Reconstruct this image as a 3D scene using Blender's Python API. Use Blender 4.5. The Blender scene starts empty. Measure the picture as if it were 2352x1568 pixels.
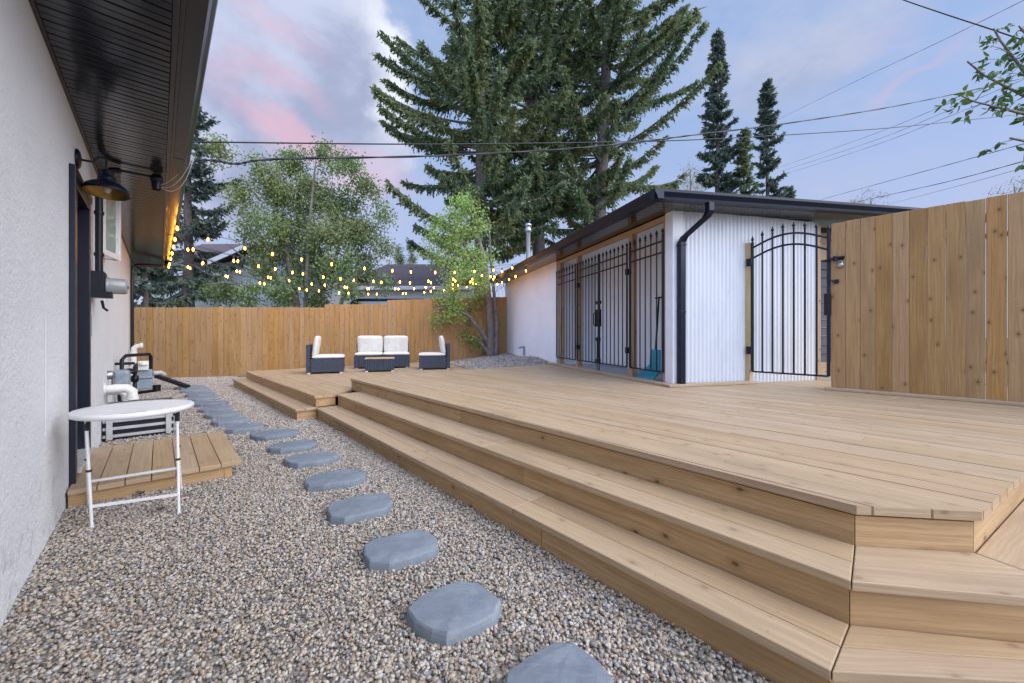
import bpy, math, random
import numpy as np
from mathutils import Vector, Matrix
R = math.radians
random.seed(7); rng = np.random.default_rng(11)
scn = bpy.context.scene
col = scn.collection
PI = math.pi

# ------------------------------------------------------------------ camera
CAM_H = 1.2
cd = bpy.data.cameras.new('camera'); cam = bpy.data.objects.new('camera', cd); col.objects.link(cam)
cam.location = (0, 0, CAM_H); cam.rotation_euler = (R(90), 0, 0)
cd.sensor_width = 36; cd.lens = 36*900/2352; cd.shift_y = -16/2352
cd.clip_start = .05; cd.clip_end = 2000
scn.camera = cam
scn.view_settings.view_transform = 'Standard'; scn.view_settings.look = 'None'
scn.view_settings.exposure = 1.08; scn.view_settings.gamma = 1
scn.cycles.use_denoising = True
scn.cycles.adaptive_threshold = .02; scn.cycles.max_bounces = 6; scn.cycles.diffuse_bounces = 3; scn.cycles.transparent_max_bounces = 6
scn.cycles.sample_clamp_indirect = 4

# ------------------------------------------------------------------ node helper
class NT:
    def __init__(s, nt): s.t = nt; s.n = nt.nodes; s.l = nt.links
    def new(s, typ, **kw):
        n = s.n.new(typ)
        for k, v in kw.items(): setattr(n, k, v)
        return n
    def put(s, sock, v):
        if isinstance(v, bpy.types.NodeSocket): s.l.new(v, sock)
        elif v is not None:
            if hasattr(sock, 'default_value'):
                dv = sock.default_value
                if hasattr(dv, '__len__') and len(dv) == 4 and len(v) == 3: v = (*v, 1)
                sock.default_value = v
    def math(s, op, a, b=None, c=None, clamp=False):
        n = s.new('ShaderNodeMath', operation=op, use_clamp=clamp)
        for i, x in enumerate((a, b, c)):
            if x is not None: s.put(n.inputs[i], x)
        return n.outputs[0]
    def vmath(s, op, a, b=None):
        n = s.new('ShaderNodeVectorMath', operation=op)
        s.put(n.inputs[0], a)
        if b is not None: s.put(n.inputs[1], b)
        return n.outputs['Value'] if op in ('DOT_PRODUCT', 'LENGTH', 'DISTANCE') else n.outputs[0]
    def mix(s, fac, a, b, blend='MIX'):
        n = s.new('ShaderNodeMix', data_type='RGBA', blend_type=blend)
        s.put(n.inputs[0], fac); s.put(n.inputs[6], a); s.put(n.inputs[7], b)
        return n.outputs[2]
    def rng(s, v, a, b, c=0., d=1., smooth=True):
        n = s.new('ShaderNodeMapRange'); n.interpolation_type = 'SMOOTHSTEP' if smooth else 'LINEAR'
        s.put(n.inputs[0], v); s.put(n.inputs[1], a); s.put(n.inputs[2], b); s.put(n.inputs[3], c); s.put(n.inputs[4], d)
        return n.outputs[0]
    def noise(s, vec, scale, detail=3, rough=.55, dist=0., out=0):
        n = s.new('ShaderNodeTexNoise'); s.put(n.inputs['Vector'], vec)
        n.inputs['Scale'].default_value = scale; n.inputs['Detail'].default_value = detail
        n.inputs['Roughness'].default_value = rough; n.inputs['Distortion'].default_value = dist
        return n.outputs[out]
    def vscale(s, vec, sc, loc=(0, 0, 0)):
        n = s.new('ShaderNodeMapping'); s.put(n.inputs[0], vec); n.inputs[3].default_value = sc; n.inputs[1].default_value = loc
        return n.outputs[0]
    def bump(s, h, strength=.3, dist=.01):
        n = s.new('ShaderNodeBump'); s.put(n.inputs['Height'], h)
        n.inputs['Strength'].default_value = strength; n.inputs['Distance'].default_value = dist
        return n.outputs[0]

# ------------------------------------------------------------------ sky and sun
SUN_EL, SUN_AZ = 30, 116         # azimuth clockwise from +Y (behind the camera)
w = bpy.data.worlds.new('World'); scn.world = w; w.use_nodes = True
g = NT(w.node_tree); g.n.clear()
def ddir(x, y):
    v = Vector(((x-1176)/900, 1, (768-y)/900)); return v.normalized()
def lin(r, gg, b):
    f = lambda c: (c/255/12.92 if c/255 <= .04045 else ((c/255+.055)/1.055)**2.4)
    return (f(r), f(gg), f(b))
tc = g.new('ShaderNodeTexCoord').outputs['Generated']
sky = g.new('ShaderNodeTexSky'); sky.sky_type = 'NISHITA'; sky.sun_disc = False
sky.sun_elevation = R(SUN_EL); sky.sun_rotation = R(SUN_AZ); sky.altitude = 600
sky.air_density = 1.3; sky.dust_density = .6; sky.ozone_density = 2.2
base = g.mix(1.0, sky.outputs[0], (.66, .64, .66), 'MULTIPLY')
SKY = .10
K = .535/SKY                          # cloud colours are given as radiance, the background strength scales all
wn1 = g.noise(tc, 3.2, 6, .55, .3, out=1)
wv = g.vmath('ADD', tc, g.vmath('MULTIPLY', g.vmath('SUBTRACT', wn1, (.5, .5, .5)), (.22, .22, .22)))
def polar(px, py, rx, ry, tilt, vec=None):
    c = ddir(px, py); up = Vector((0, 0, 1)); rt = c.cross(up).normalized(); u2 = rt.cross(c).normalized()
    t = R(tilt); a1 = rt*math.cos(t)+u2*math.sin(t); a2 = -rt*math.sin(t)+u2*math.cos(t)
    dx = ddir(px+rx, py).angle(c); dy = ddir(px, py-ry).angle(c)
    dv = g.vmath('SUBTRACT', vec or wv, tuple(c))
    x = g.math('DIVIDE', g.vmath('DOT_PRODUCT', dv, tuple(a1)), dx)
    y = g.math('DIVIDE', g.vmath('DOT_PRODUCT', dv, tuple(a2)), dy)
    return x, y, g.math('SQRT', g.math('ADD', g.math('MULTIPLY', x, x), g.math('MULTIPLY', y, y)))
def blob(px, py, rx, ry, tilt, e0, e1, vec=None): return g.rng(polar(px, py, rx, ry, tilt, vec)[2], e1, e0)
n2 = g.noise(g.vscale(tc, (1, 1, 1.8)), 5.5, 5, .6)
sepz = g.new('ShaderNodeSeparateXYZ'); g.put(sepz.inputs[0], tc)
c = base
hz = g.rng(sepz.outputs[2], .0, .55, 1, 0)
def cl(r, gg, b, k=1.): return tuple(v*K*k for v in lin(r, gg, b))
c = g.mix(.75, c, cl(160, 186, 230))
c = g.mix(g.math('MULTIPLY', hz, .75), c, cl(184, 190, 226))
thin = g.math('MULTIPLY', g.rng(n2, .40, .70), .7)
c = g.mix(thin, c, cl(178, 188, 218))
wn2 = g.noise(tc, 7.5, 5, .62, .2, out=1)
wv2 = g.vmath('ADD', wv, g.vmath('MULTIPLY', g.vmath('SUBTRACT', wn2, (.5, .5, .5)), (.15, .15, .15)))
bx, by, br = polar(625, 200, 335, 470, 0, wv2)
body = g.rng(br, 1.02, .88)
n3 = g.noise(g.vscale(tc, (1, 1, 1.5)), 4.2, 6, .6, .3)
c = g.mix(g.math('MULTIPLY', body, .95), c, g.mix(g.rng(n3, .36, .66), cl(158, 167, 197), cl(196, 203, 228)))
rim = g.math('MULTIPLY', g.math('MULTIPLY', g.rng(br, .60, .86), body), g.math('MULTIPLY', g.rng(bx, .25, .7), g.rng(by, -.45, .15)))
c = g.mix(g.math('MULTIPLY', rim, 1.0), c, cl(232, 236, 248))
for (px, py, rx, ry, t, k) in ((620, 30, 170, 60, -25, .4), (650, 170, 150, 50, -25, .5), (650, 275, 170, 46, -22, .75), (770, 345, 190, 40, -14, .6), (830, 430, 150, 50, 0, .5), (520, 130, 90, 60, 0, .35)):
    c = g.mix(g.math('MULTIPLY', blob(px, py, rx, ry, t, .1, 1.1), k), c, cl(216, 180, 200))
c = g.mix(g.math('MULTIPLY', blob(1860, 110, 340, 150, 12, .25, 1.05, wv2), .9), c, g.mix(g.rng(n3, .38, .64), cl(162, 175, 206), cl(184, 192, 216)))
c = g.mix(g.math('MULTIPLY', blob(2120, 155, 180, 22, 27, .1, 1.1), .35), c, cl(205, 182, 208))
c = g.mix(g.math('MULTIPLY', blob(2050, 60, 120, 60, 10, .1, 1.1), .3), c, cl(196, 186, 214))
back = g.rng(sepz.outputs[1], .15, -.35, 1.0, 3.0)      # unseen sky behind the camera, brightened as added fill light
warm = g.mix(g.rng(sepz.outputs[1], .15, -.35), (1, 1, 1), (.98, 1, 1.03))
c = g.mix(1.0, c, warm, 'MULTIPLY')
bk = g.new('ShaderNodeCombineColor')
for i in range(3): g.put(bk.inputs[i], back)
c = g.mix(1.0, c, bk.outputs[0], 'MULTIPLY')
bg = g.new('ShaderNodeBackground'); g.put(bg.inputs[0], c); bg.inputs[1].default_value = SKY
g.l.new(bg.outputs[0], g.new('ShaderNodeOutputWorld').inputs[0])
sd = bpy.data.lights.new('sun', 'SUN'); sun = bpy.data.objects.new('sun', sd); col.objects.link(sun)
sd.energy = 2.0; sd.angle = R(75); sd.color = (1, .94, .86)
_e, _a = R(40), R(SUN_AZ)
sun.rotation_euler = Vector((-math.sin(_a)*math.cos(_e), -math.cos(_a)*math.cos(_e), -math.sin(_e))).to_track_quat('-Z', 'Y').to_euler()
sun.location = (0, -5, 12)

# ------------------------------------------------------------------ materials
MATS = {}
def mat(name, color, rough=.6, metal=0., spec=.5, bump=None, emit=None, tint=None, coat=0., fn=None):
    """bump = (scale, strength, distance); tint = (second colour, noise scale) mottles the surface."""
    m = bpy.data.materials.new(name); m.use_nodes = True; t = NT(m.node_tree)
    b = t.n['Principled BSDF']; t.put(b.inputs['Base Color'], color)
    b.inputs['Roughness'].default_value = rough; b.inputs['Metallic'].default_value = metal
    b.inputs['Specular IOR Level'].default_value = spec; b.inputs['Coat Weight'].default_value = coat
    oc = None
    if bump or tint: oc = t.new('ShaderNodeTexCoord').outputs['Object']
    if tint:
        f = t.rng(t.noise(oc, tint[1], 5, .6), .35, .68)
        t.put(b.inputs['Base Color'], t.mix(f, color, tint[0]))
    if bump: t.put(b.inputs['Normal'], t.bump(t.noise(oc, bump[0], 4, .6), bump[1], bump[2]))
    if emit: t.put(b.inputs['Emission Color'], emit[0]); b.inputs['Emission Strength'].default_value = emit[1]
    if fn: fn(t, b)
    MATS[name] = m; return m
def wood(name, c1, c2, knot=(.10, .055, .025), tone=.25, rough=.62, knots=1., grain=1.):
    def fn(t, b):
        uv = t.new('ShaderNodeUVMap').outputs[0]
        isl = t.new('ShaderNodeNewGeometry').outputs['Random Per Island']
        wob = t.vmath('ADD', uv, t.vmath('MULTIPLY', t.noise(uv, 2.5, 2, out=1), (0, .035, 0)))
        gr = t.noise(t.vscale(wob, (1.6, 60, 1)), 1.0, 6, .7)
        fine = t.noise(t.vscale(wob, (6, 260, 1)), 1.0, 2, .6)
        f = t.math('ADD', t.math('MULTIPLY', gr, .75), t.math('MULTIPLY', fine, .25))
        colr = t.mix(t.rng(f, .38, .62), c1, c2)
        big = t.noise(t.vscale(uv, (.8, 3, 1)), 1.0, 3, .6)
        colr = t.mix(t.math('MULTIPLY', t.rng(big, .45, .72), .5), colr, tuple(x*.72 for x in c1))
        hv = t.new('ShaderNodeHueSaturation'); t.put(hv.inputs['Color'], colr)
        t.put(hv.inputs['Value'], t.rng(isl, 0, 1, 1-tone, 1+tone*.6, False))
        t.put(hv.inputs['Saturation'], t.rng(t.math('FRACT', t.math('MULTIPLY', isl, 7.31)), 0, 1, .93, 1.08, False))
        t.put(hv.inputs['Hue'], t.rng(t.math('FRACT', t.math('MULTIPLY', isl, 13.7)), 0, 1, .4975, .5025, False))
        vo = t.new('ShaderNodeTexVoronoi'); vo.voronoi_dimensions = '2D'; t.put(vo.inputs['Vector'], t.vscale(wob, (4.2, 6.5, 1))); vo.inputs['Scale'].default_value = 1
        sep = t.new('ShaderNodeSeparateColor'); t.put(sep.inputs[0], vo.outputs['Color'])
        gate = t.math('GREATER_THAN', sep.outputs[0], .6)
        kf = t.math('MULTIPLY', t.rng(vo.outputs['Distance'], .085, .04), gate)
        ring = t.math('MULTIPLY', t.rng(vo.outputs['Distance'], .24, .07), gate)
        out = t.mix(t.math('MULTIPLY', ring, .35*knots), hv.outputs[0], tuple(x*.55 for x in c1))
        out = t.mix(t.math('MULTIPLY', kf, .85*knots), out, knot)
        t.put(b.inputs['Base Color'], out)
        t.put(b.inputs['Normal'], t.bump(f, .25*grain, .004))
    return mat(name, c1, rough, spec=.35, fn=fn)
wood('deck_wood', (.39, .275, .165), (.485, .35, .22), (.20, .11, .05), tone=.055, rough=.55, knots=.6)
wood('riser_wood', (.40, .245, .105), (.545, .365, .18), (.12, .06, .025), tone=.10)
wood('fence_wood', (.315, .168, .06), (.425, .248, .096), (.13, .06, .02), tone=.08)
wood('cedar_wood', (.33, .21, .115), (.46, .31, .18), (.10, .05, .02), tone=.12)
wood('post_wood', (.45, .32, .14), (.60, .45, .24), (.13, .07, .03), tone=.1)
wood('shed_wood', (.42, .26, .14), (.55, .36, .21), (.18, .09, .04), tone=.08)

def stucco(t, b):
    oc = t.new('ShaderNodeTexCoord').outputs['Object']
    n1 = t.noise(oc, 95, 4, .7); n2 = t.noise(oc, 30, 3, .6); big = t.noise(oc, 1.6, 4, .6)
    z = t.new('ShaderNodeSeparateXYZ'); t.put(z.inputs[0], oc)
    low = t.rng(t.math('ADD', z.outputs[2], t.math('MULTIPLY', big, .5)), .95, .45)   # scuffed, patched plaster near the ground
    f = t.rng(big, .4, .75)
    cc = t.mix(f, (.87, .89, .91), (.81, .83, .86))
    patch = t.math('MULTIPLY', low, t.rng(t.noise(oc, 7, 5, .7), .5, .68))
    cc = t.mix(t.math('MULTIPLY', patch, .6), cc, (.52, .52, .52))
    t.put(b.inputs['Base Color'], cc)
    h = t.math('ADD', t.math('MULTIPLY', n1, .6), n2)
    t.put(b.inputs['Normal'], t.bump(h, .8, .016))
mat('stucco', (.75, .76, .76), .9, spec=.2, fn=stucco)
mat('smooth_white', (.87, .87, .88), .75, bump=(25, .08, .01), tint=((.82, .82, .84), 1.5))
def metalwhite(t, b):
    oc = t.new('ShaderNodeTexCoord').outputs['Object']
    f = t.rng(t.noise(t.vscale(oc, (3, 3, .8)), 2, 5, .6), .4, .75)
    t.put(b.inputs['Base Color'], t.mix(f, (.60, .62, .64), (.54, .56, .59)))
mat('white_steel', (.76, .77, .78), .38, spec=.5, fn=metalwhite)
mat('black_metal', (.006, .008, .014), .4, spec=.35, bump=(40, .03, .005))
mat('black_gloss', (.004, .007, .018), .38, spec=.25)
mat('brown_black', (.016, .013, .013), .25, spec=.5, bump=(6, .05, .01))
def soff(t, b):
    oc = t.new('ShaderNodeTexCoord').outputs['Object']
    vo = t.new('ShaderNodeTexVoronoi'); t.put(vo.inputs['Vector'], oc); vo.inputs['Scale'].default_value = 95; vo.inputs['Randomness'].default_value = .25
    hole = t.rng(vo.outputs['Distance'], .25, .38, 1, 0)
    t.put(b.inputs['Base Color'], t.mix(t.math('MULTIPLY', hole, .6), (.011, .012, .016), (.004, .004, .006)))
    t.put(b.inputs['Normal'], t.bump(t.noise(oc, 5, 2), .03, .02))
mat('soffit_vinyl', (.02, .02, .022), .16, spec=.6, fn=soff)
mat('navy_black', (.005, .008, .022), .35, spec=.5)
mat('shingle', (.09, .07, .075), .9, bump=(30, .4, .03), tint=((.13, .10, .10), 12))
mat('white_paint', (.78, .78, .78), .4, tint=((.72, .72, .72), 4))
mat('vinyl_white', (.80, .80, .80), .35)
def glassfn(t, b):
    b.inputs['Transmission Weight'].default_value = .55; b.inputs['IOR'].default_value = 1.3
mat('window_glass', (.75, .80, .82), .03, spec=.8, fn=glassfn)
mat('curtain', (.66, .62, .50), .85, tint=((.52, .48, .38), 3))
mat('grey_plastic', (.42, .44, .46), .45, tint=((.36, .38, .40), 6))
mat('pale_grey', (.50, .50, .48), .5, tint=((.42, .42, .42), 8))
mat('meter_grey', (.27, .33, .38), .4, tint=((.22, .27, .31), 9))
mat('clear_dome', (.30, .31, .32), .12, spec=.6)
mat('steel_grey', (.35, .36, .38), .35, metal=.8)
mat('pvc', (.80, .79, .75), .4, tint=((.70, .69, .64), 5))
mat('brass_inside', (.42, .26, .06), .30, metal=.55, tint=((.30, .19, .05), 9))
mat('bulb_dead', (.75, .72, .62), .15, spec=.7)
mat('filament', (.9, .6, .3), .4, emit=((1, .46, .07), 70))
def ambfn(t, b):
    e = t.new('ShaderNodeEmission'); e.inputs[0].default_value = (1, .30, .02, 1); e.inputs[1].default_value = 1.7
    tr = t.new('ShaderNodeBsdfTransparent'); tr.inputs[0].default_value = (1, .82, .5, 1)
    mx = t.new('ShaderNodeMixShader'); mx.inputs[0].default_value = .6
    t.l.new(tr.outputs[0], mx.inputs[1]); t.l.new(e.outputs[0], mx.inputs[2]); t.l.new(mx.outputs[0], t.n['Material Output'].inputs[0])
mat('amber_glass', (.9, .5, .15), .2, fn=ambfn)
mat('rubber', (.02, .02, .02), .7)
mat('cable', (.018, .018, .022), .55)
mat('thin_wire', (.12, .13, .17), .6)
mat('concrete', (.36, .37, .38), .85, bump=(40, .2, .004), tint=((.30, .31, .32), 3))
mat('teal_plastic', (.015, .26, .36), .35, tint=((.012, .20, .29), 5))
mat('cushion', (.68, .655, .60), .9, bump=(9, .5, .03), tint=((.60, .575, .52), 7))
def wicker(t, b):
    uv = t.new('ShaderNodeTexCoord').outputs['Object']
    w1 = t.new('ShaderNodeTexWave'); w1.bands_direction = 'X'; t.put(w1.inputs[0], t.vscale(uv, (1, 1, 0))); w1.inputs['Scale'].default_value = 8
    w2 = t.new('ShaderNodeTexWave'); w2.bands_direction = 'Z'; t.put(w2.inputs[0], uv); w2.inputs['Scale'].default_value = 30
    w3 = t.new('ShaderNodeTexWave'); w3.bands_direction = 'Y'; t.put(w3.inputs[0], t.vscale(uv, (1, 1, 0))); w3.inputs['Scale'].default_value = 8
    h = t.math('MULTIPLY', t.math('ADD', w1.outputs['Fac'], w3.outputs['Fac']), t.math('ADD', .4, w2.outputs['Fac']))
    t.put(b.inputs['Base Color'], t.mix(t.rng(h, .2, 1.4), (.03, .04, .065), (.10, .125, .175)))
    t.put(b.inputs['Normal'], t.bump(h, 1.0, .012))
mat('wicker', (.05, .06, .09), .5, fn=wicker)
def stonefn(t, b):
    oc = t.new('ShaderNodeTexCoord').outputs['Object']
    n = t.noise(oc, 9, 6, .65, .4); n3 = t.noise(t.vscale(oc, (3, 14, 3)), 3, 5, .6, .6)
    oi = t.new('ShaderNodeObjectInfo').outputs['Random']
    cc = t.mix(t.rng(n, .35, .7), (.165, .195, .235), (.215, .245, .285))
    cc = t.mix(t.math('MULTIPLY', t.rng(n3, .60, .74), .3), cc, (.32, .35, .38))
    hv = t.new('ShaderNodeHueSaturation'); t.put(hv.inputs['Color'], cc); t.put(hv.inputs['Value'], t.rng(oi, 0, 1, .93, 1.08, False))
    t.put(b.inputs['Base Color'], hv.outputs[0])
    t.put(b.inputs['Normal'], t.bump(t.math('ADD', n, t.math('MULTIPLY', n3, .7)), .4, .014))
mat('flagstone', (.25, .27, .3), .8, spec=.3, fn=stonefn)
def pebfn(t, b):
    isl = t.new('ShaderNodeNewGeometry').outputs['Random Per Island']
    r = t.new('ShaderNodeValToRGB'); t.put(r.inputs[0], isl); e = r.color_ramp; e.interpolation = 'CONSTANT'
    cs = [(0, (0.457, 0.363, 0.278)), (.13, (0.352, 0.290, 0.239)), (.25, (0.232, 0.211, 0.198)), (.37, (0.493, 0.452, 0.376)), (.50, (0.403, 0.300, 0.206)), (.60, (0.139, 0.139, 0.146)),
          (.67, (0.300, 0.290, 0.293)), (.78, (0.493, 0.464, 0.442)), (.87, (0.251, 0.179, 0.132)), (.93, (0.438, 0.411, 0.389)), (.97, (0.075, 0.073, 0.076))]
    e.elements[0].color = (*cs[0][1], 1); e.elements[0].position = 0
    e.elements[1].position = cs[1][0]; e.elements[1].color = (*cs[1][1], 1)
    for p, c_ in cs[2:]: q = e.elements.new(p); q.color = (*c_, 1)
    oc = t.new('ShaderNodeTexCoord').outputs['Object']
    t.put(b.inputs['Base Color'], t.mix(t.math('MULTIPLY', t.rng(t.noise(oc, 140, 3), .4, .7), .35), r.outputs[0], (.42, .40, .37)))
mat('pebble', (.4, .38, .35), .7, spec=.3, fn=pebfn)
mat('gravel_dirt', (.26, .235, .205), .95, bump=(60, .6, .02), tint=((.36, .33, .285), 45))
mat('soil', (.10, .085, .06), .95, tint=((.07, .10, .035), .8))
def leafmat(name, c1, c2, c3, tr=.25):
    m = bpy.data.materials.new(name); m.use_nodes = True; t = NT(m.node_tree); b = t.n['Principled BSDF']
    isl = t.new('ShaderNodeNewGeometry').outputs['Random Per Island']
    oc = t.new('ShaderNodeTexCoord').outputs['Object']
    cc = t.mix(isl, c1, c2)
    cc = t.mix(t.math('MULTIPLY', t.rng(t.noise(oc, .55, 3), .42, .66), .75), cc, c3)
    t.put(b.inputs['Base Color'], cc); b.inputs['Roughness'].default_value = .55; b.inputs['Specular IOR Level'].default_value = .3
    tb = t.new('ShaderNodeBsdfTranslucent'); t.put(tb.inputs[0], cc)
    mx = t.new('ShaderNodeMixShader'); mx.inputs[0].default_value = tr
    t.l.new(b.outputs[0], mx.inputs[1]); t.l.new(tb.outputs[0], mx.inputs[2])
    t.l.new(mx.outputs[0], t.n['Material Output'].inputs[0]); MATS[name] = m
leafmat('spruce_needles', (.11, .165, .095), (.18, .235, .11), (.235, .25, .095), .4)
leafmat('blue_spruce', (.08, .12, .105), (.14, .18, .13), (.18, .20, .12), .3)
leafmat('birch_leaf', (.14, .215, .075), (.215, .285, .105), (.245, .26, .10))
leafmat('fresh_leaf', (.23, .37, .085), (.33, .46, .13), (.36, .45, .15))
leafmat('box_elder_leaf', (.045, .105, .025), (.095, .175, .045), (.14, .19, .05), .35)
leafmat('poplar_leaf', (.12, .17, .07), (.17, .21, .09), (.20, .22, .11))
leafmat('budding_leaf', (.22, .21, .11), (.28, .25, .14), (.30, .26, .16))
mat('spruce_bark', (.13, .105, .09), .95, bump=(14, .8, .05), tint=((.085, .07, .06), 7))
mat('grey_bark', (.20, .17, .145), .95, bump=(18, .8, .03), tint=((.12, .10, .085), 9))
mat('beige_siding', (.50, .50, .40), .8, tint=((.46, .46, .38), 3))
mat('pale_siding', (.60, .62, .64), .8)
mat('white_trim', (.72, .73, .74), .6)
mat('dark_siding', (.028, .032, .045), .6)

# ------------------------------------------------------------------ objects
W = {}
def put(o, parent, label=None, cat=None, group=None, kind=None):
    if parent is not None: o.parent = parent
    if label: o['label'] = label
    if cat: o['category'] = cat
    if group: o['group'] = group
    if kind: o['kind'] = kind
    return o
def thing(name, label, cat, loc=(0, 0, 0), group=None):
    o = bpy.data.objects.new(name, None); col.objects.link(o); o.empty_display_size = .1
    o.location = loc; W[o] = Vector(loc); return put(o, None, label, cat, group)
def copy_tree(o, parent=None):
    n = o.copy(); col.objects.link(n)
    if parent is not None: n.parent = parent
    for ch in list(o.children): copy_tree(ch, n)
    return n
class MB:
    def __init__(s): s.v = []; s.f = []; s.uv = []; s.sm = []
    def add(s, vs, fs, uvs=None, smooth=False):
        k = len(s.v); s.v += [tuple(p) for p in vs]
        for i, f in enumerate(fs):
            s.f.append([a+k for a in f]); s.sm.append(smooth)
            s.uv += (uvs[i] if uvs else [(vs[a][0], vs[a][1]) for a in f])
        return s
    def hexa(s, c8):
        """c8: bottom 4 (ccw) then top 4; UV runs along the longest side."""
        c8 = [Vector(p) for p in c8]
        d = [c8[1]-c8[0], c8[3]-c8[0], c8[4]-c8[0]]; L = [x.length for x in d]; m = L.index(max(L))
        o = Vector((random.random()*50, random.random()*50))
        ax = d[m].normalized(); oth = [d[i].normalized() for i in range(3) if i != m]
        fs = [[0, 3, 2, 1], [4, 5, 6, 7], [0, 1, 5, 4], [1, 2, 6, 5], [2, 3, 7, 6], [3, 0, 4, 7]]
        nm = [2, 2, 1, 0, 1, 0]; uvs = []
        for f, n in zip(fs, nm):
            rest = [i for i in range(3) if i != n]
            if n == m: e1, e2 = d[rest[0]].normalized(), d[rest[1]].normalized()
            else: e1, e2 = ax, d[[i for i in rest if i != m][0]].normalized()
            uvs.append([((c8[a]-c8[0]).dot(e1)+o.x, (c8[a]-c8[0]).dot(e2)+o.y+n*.37) for a in f])
        return s.add(c8, fs, uvs)
    def box(s, x0, x1, y0, y1, z0, z1, F=None):
        c = [(x0, y0, z0), (x1, y0, z0), (x1, y1, z0), (x0, y1, z0), (x0, y0, z1), (x1, y0, z1), (x1, y1, z1), (x0, y1, z1)]
        return s.hexa([F(*p) if F else p for p in c])
    def bar(s, p0, p1, wd, th, up=(0, 0, 1)):
        p0, p1 = Vector(p0), Vector(p1); d = (p1-p0).normalized(); up = Vector(up)
        if abs(d.dot(up)) > .98: up = Vector((1, 0, 0))
        a = d.cross(up).normalized()*wd/2; b = a.cross(d).normalized()*th/2
        return s.hexa([p0-a-b, p0+a-b, p1+a-b, p1-a-b, p0-a+b, p0+a+b, p1+a+b, p1-a+b])
    def prism(s, poly, z0, z1, F=None, ax=None):
        """poly: ccw 2-d points; grain runs along local y unless ax is given."""
        n = len(poly); o = (random.random()*50, random.random()*50)
        ax = Vector(ax or (0, 1)).normalized(); ay = Vector((-ax.y, ax.x))
        A = sum(poly[i][0]*poly[(i+1) % n][1]-poly[(i+1) % n][0]*poly[i][1] for i in range(n))
        if A < 0: poly = poly[::-1]
        T = lambda p: (Vector(p[:2]).dot(ax)+o[0], Vector(p[:2]).dot(ay)+o[1])
        vs = [(p[0], p[1], z0) for p in poly]+[(p[0], p[1], z1) for p in poly]
        fs = [list(range(n))[::-1], list(range(n, 2*n))]; uvs = [[T(vs[a]) for a in f] for f in fs]
        for i in range(n):
            j = (i+1) % n; fs.append([i, j, n+j, n+i]); L = (Vector(poly[j])-Vector(poly[i])).length
            h = z1-z0; uvs.append([(o[0], o[1]), (o[0]+L, o[1]), (o[0]+L, o[1]+h), (o[0], o[1]+h)])
        if F: vs = [F(*p) for p in vs]
        return s.add(vs, fs, uvs)
    def tube(s, pts, r, n=8, caps=True):
        pts = [Vector(p) for p in pts]; rs = r if isinstance(r, (list, tuple)) else [r]*len(pts)
        t0 = (pts[1]-pts[0]).normalized(); a = t0.orthogonal().normalized(); vs = []; fs = []
        for i, p in enumerate(pts):
            t = (pts[min(i+1, len(pts)-1)]-pts[max(i-1, 0)])
            t = t.normalized() if t.length > 1e-9 else t0
            a = (a-t*a.dot(t)); a = a.normalized() if a.length > 1e-6 else t.orthogonal().normalized(); b = t.cross(a)
            vs += [p+(a*math.cos(2*PI*k/n)+b*math.sin(2*PI*k/n))*rs[i] for k in range(n)]
        for i in range(len(pts)-1):
            for k in range(n): fs.append([i*n+k, i*n+(k+1) % n, (i+1)*n+(k+1) % n, (i+1)*n+k])
        s.add(vs, fs, None, True)
        if caps:
            s.add(vs[:n], [list(range(n))[::-1]]); s.add(vs[-n:], [list(range(n))])
        return s
    def lathe(s, prof, c, n=20, axis=(0, 0, 1)):
        ax = Vector(axis).normalized(); a = ax.orthogonal().normalized(); b = ax.cross(a); c = Vector(c); vs = []; fs = []
        for (r, h) in prof: vs += [c+ax*h+(a*math.cos(2*PI*k/n)+b*math.sin(2*PI*k/n))*max(r, 1e-4) for k in range(n)]
        for i in range(len(prof)-1):
            for k in range(n): fs.append([i*n+k, i*n+(k+1) % n, (i+1)*n+(k+1) % n, (i+1)*n+k])
        return s.add(vs, fs, None, True)
    def build(s, name, m, parent=None, bevel=0., label=None, cat=None, group=None, kind=None, origin=None, seg=2):
        off = W.get(parent, Vector((0, 0, 0))) if parent is not None else Vector(origin or (0, 0, 0))
        me = bpy.data.meshes.new(name)
        me.from_pydata([Vector(p)-off for p in s.v], [], s.f)
        uvl = me.uv_layers.new(name='UVMap'); uvl.data.foreach_set('uv', np.array(s.uv, dtype=np.float32).ravel())
        me.polygons.foreach_set('use_smooth', s.sm); me.materials.append(MATS[m]); me.update()
        o = bpy.data.objects.new(name, me); col.objects.link(o)
        if parent is None: o.location = off
        W[o] = off
        if bevel:
            b = o.modifiers.new('bevel', 'BEVEL'); b.width = bevel; b.segments = seg; b.limit_method = 'ANGLE'; b.angle_limit = R(40)
        return put(o, parent, label, cat, group, kind)
def np_mesh(name, V, Fq, m, parent=None, smooth=False, **kw):
    """numpy mesh with faces of one size."""
    off = np.array(W.get(parent, Vector((0, 0, 0)))) if parent is not None else np.zeros(3)
    V = np.asarray(V, dtype=np.float32)-off.astype(np.float32); Fq = np.asarray(Fq, dtype=np.int32); k = Fq.shape[1]
    me = bpy.data.meshes.new(name); me.vertices.add(len(V)); me.vertices.foreach_set('co', V.ravel())
    me.loops.add(Fq.size); me.loops.foreach_set('vertex_index', Fq.ravel())
    me.polygons.add(len(Fq)); me.polygons.foreach_set('loop_start', np.arange(0, Fq.size, k, dtype=np.int32))
    me.polygons.foreach_set('loop_total', np.full(len(Fq), k, dtype=np.int32))
    if smooth: me.polygons.foreach_set('use_smooth', np.ones(len(Fq), dtype=bool))
    me.materials.append(MATS[m]); me.update(calc_edges=True); me.validate()
    o = bpy.data.objects.new(name, me); col.objects.link(o); W[o] = Vector(off)
    return put(o, parent, **kw)
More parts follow.
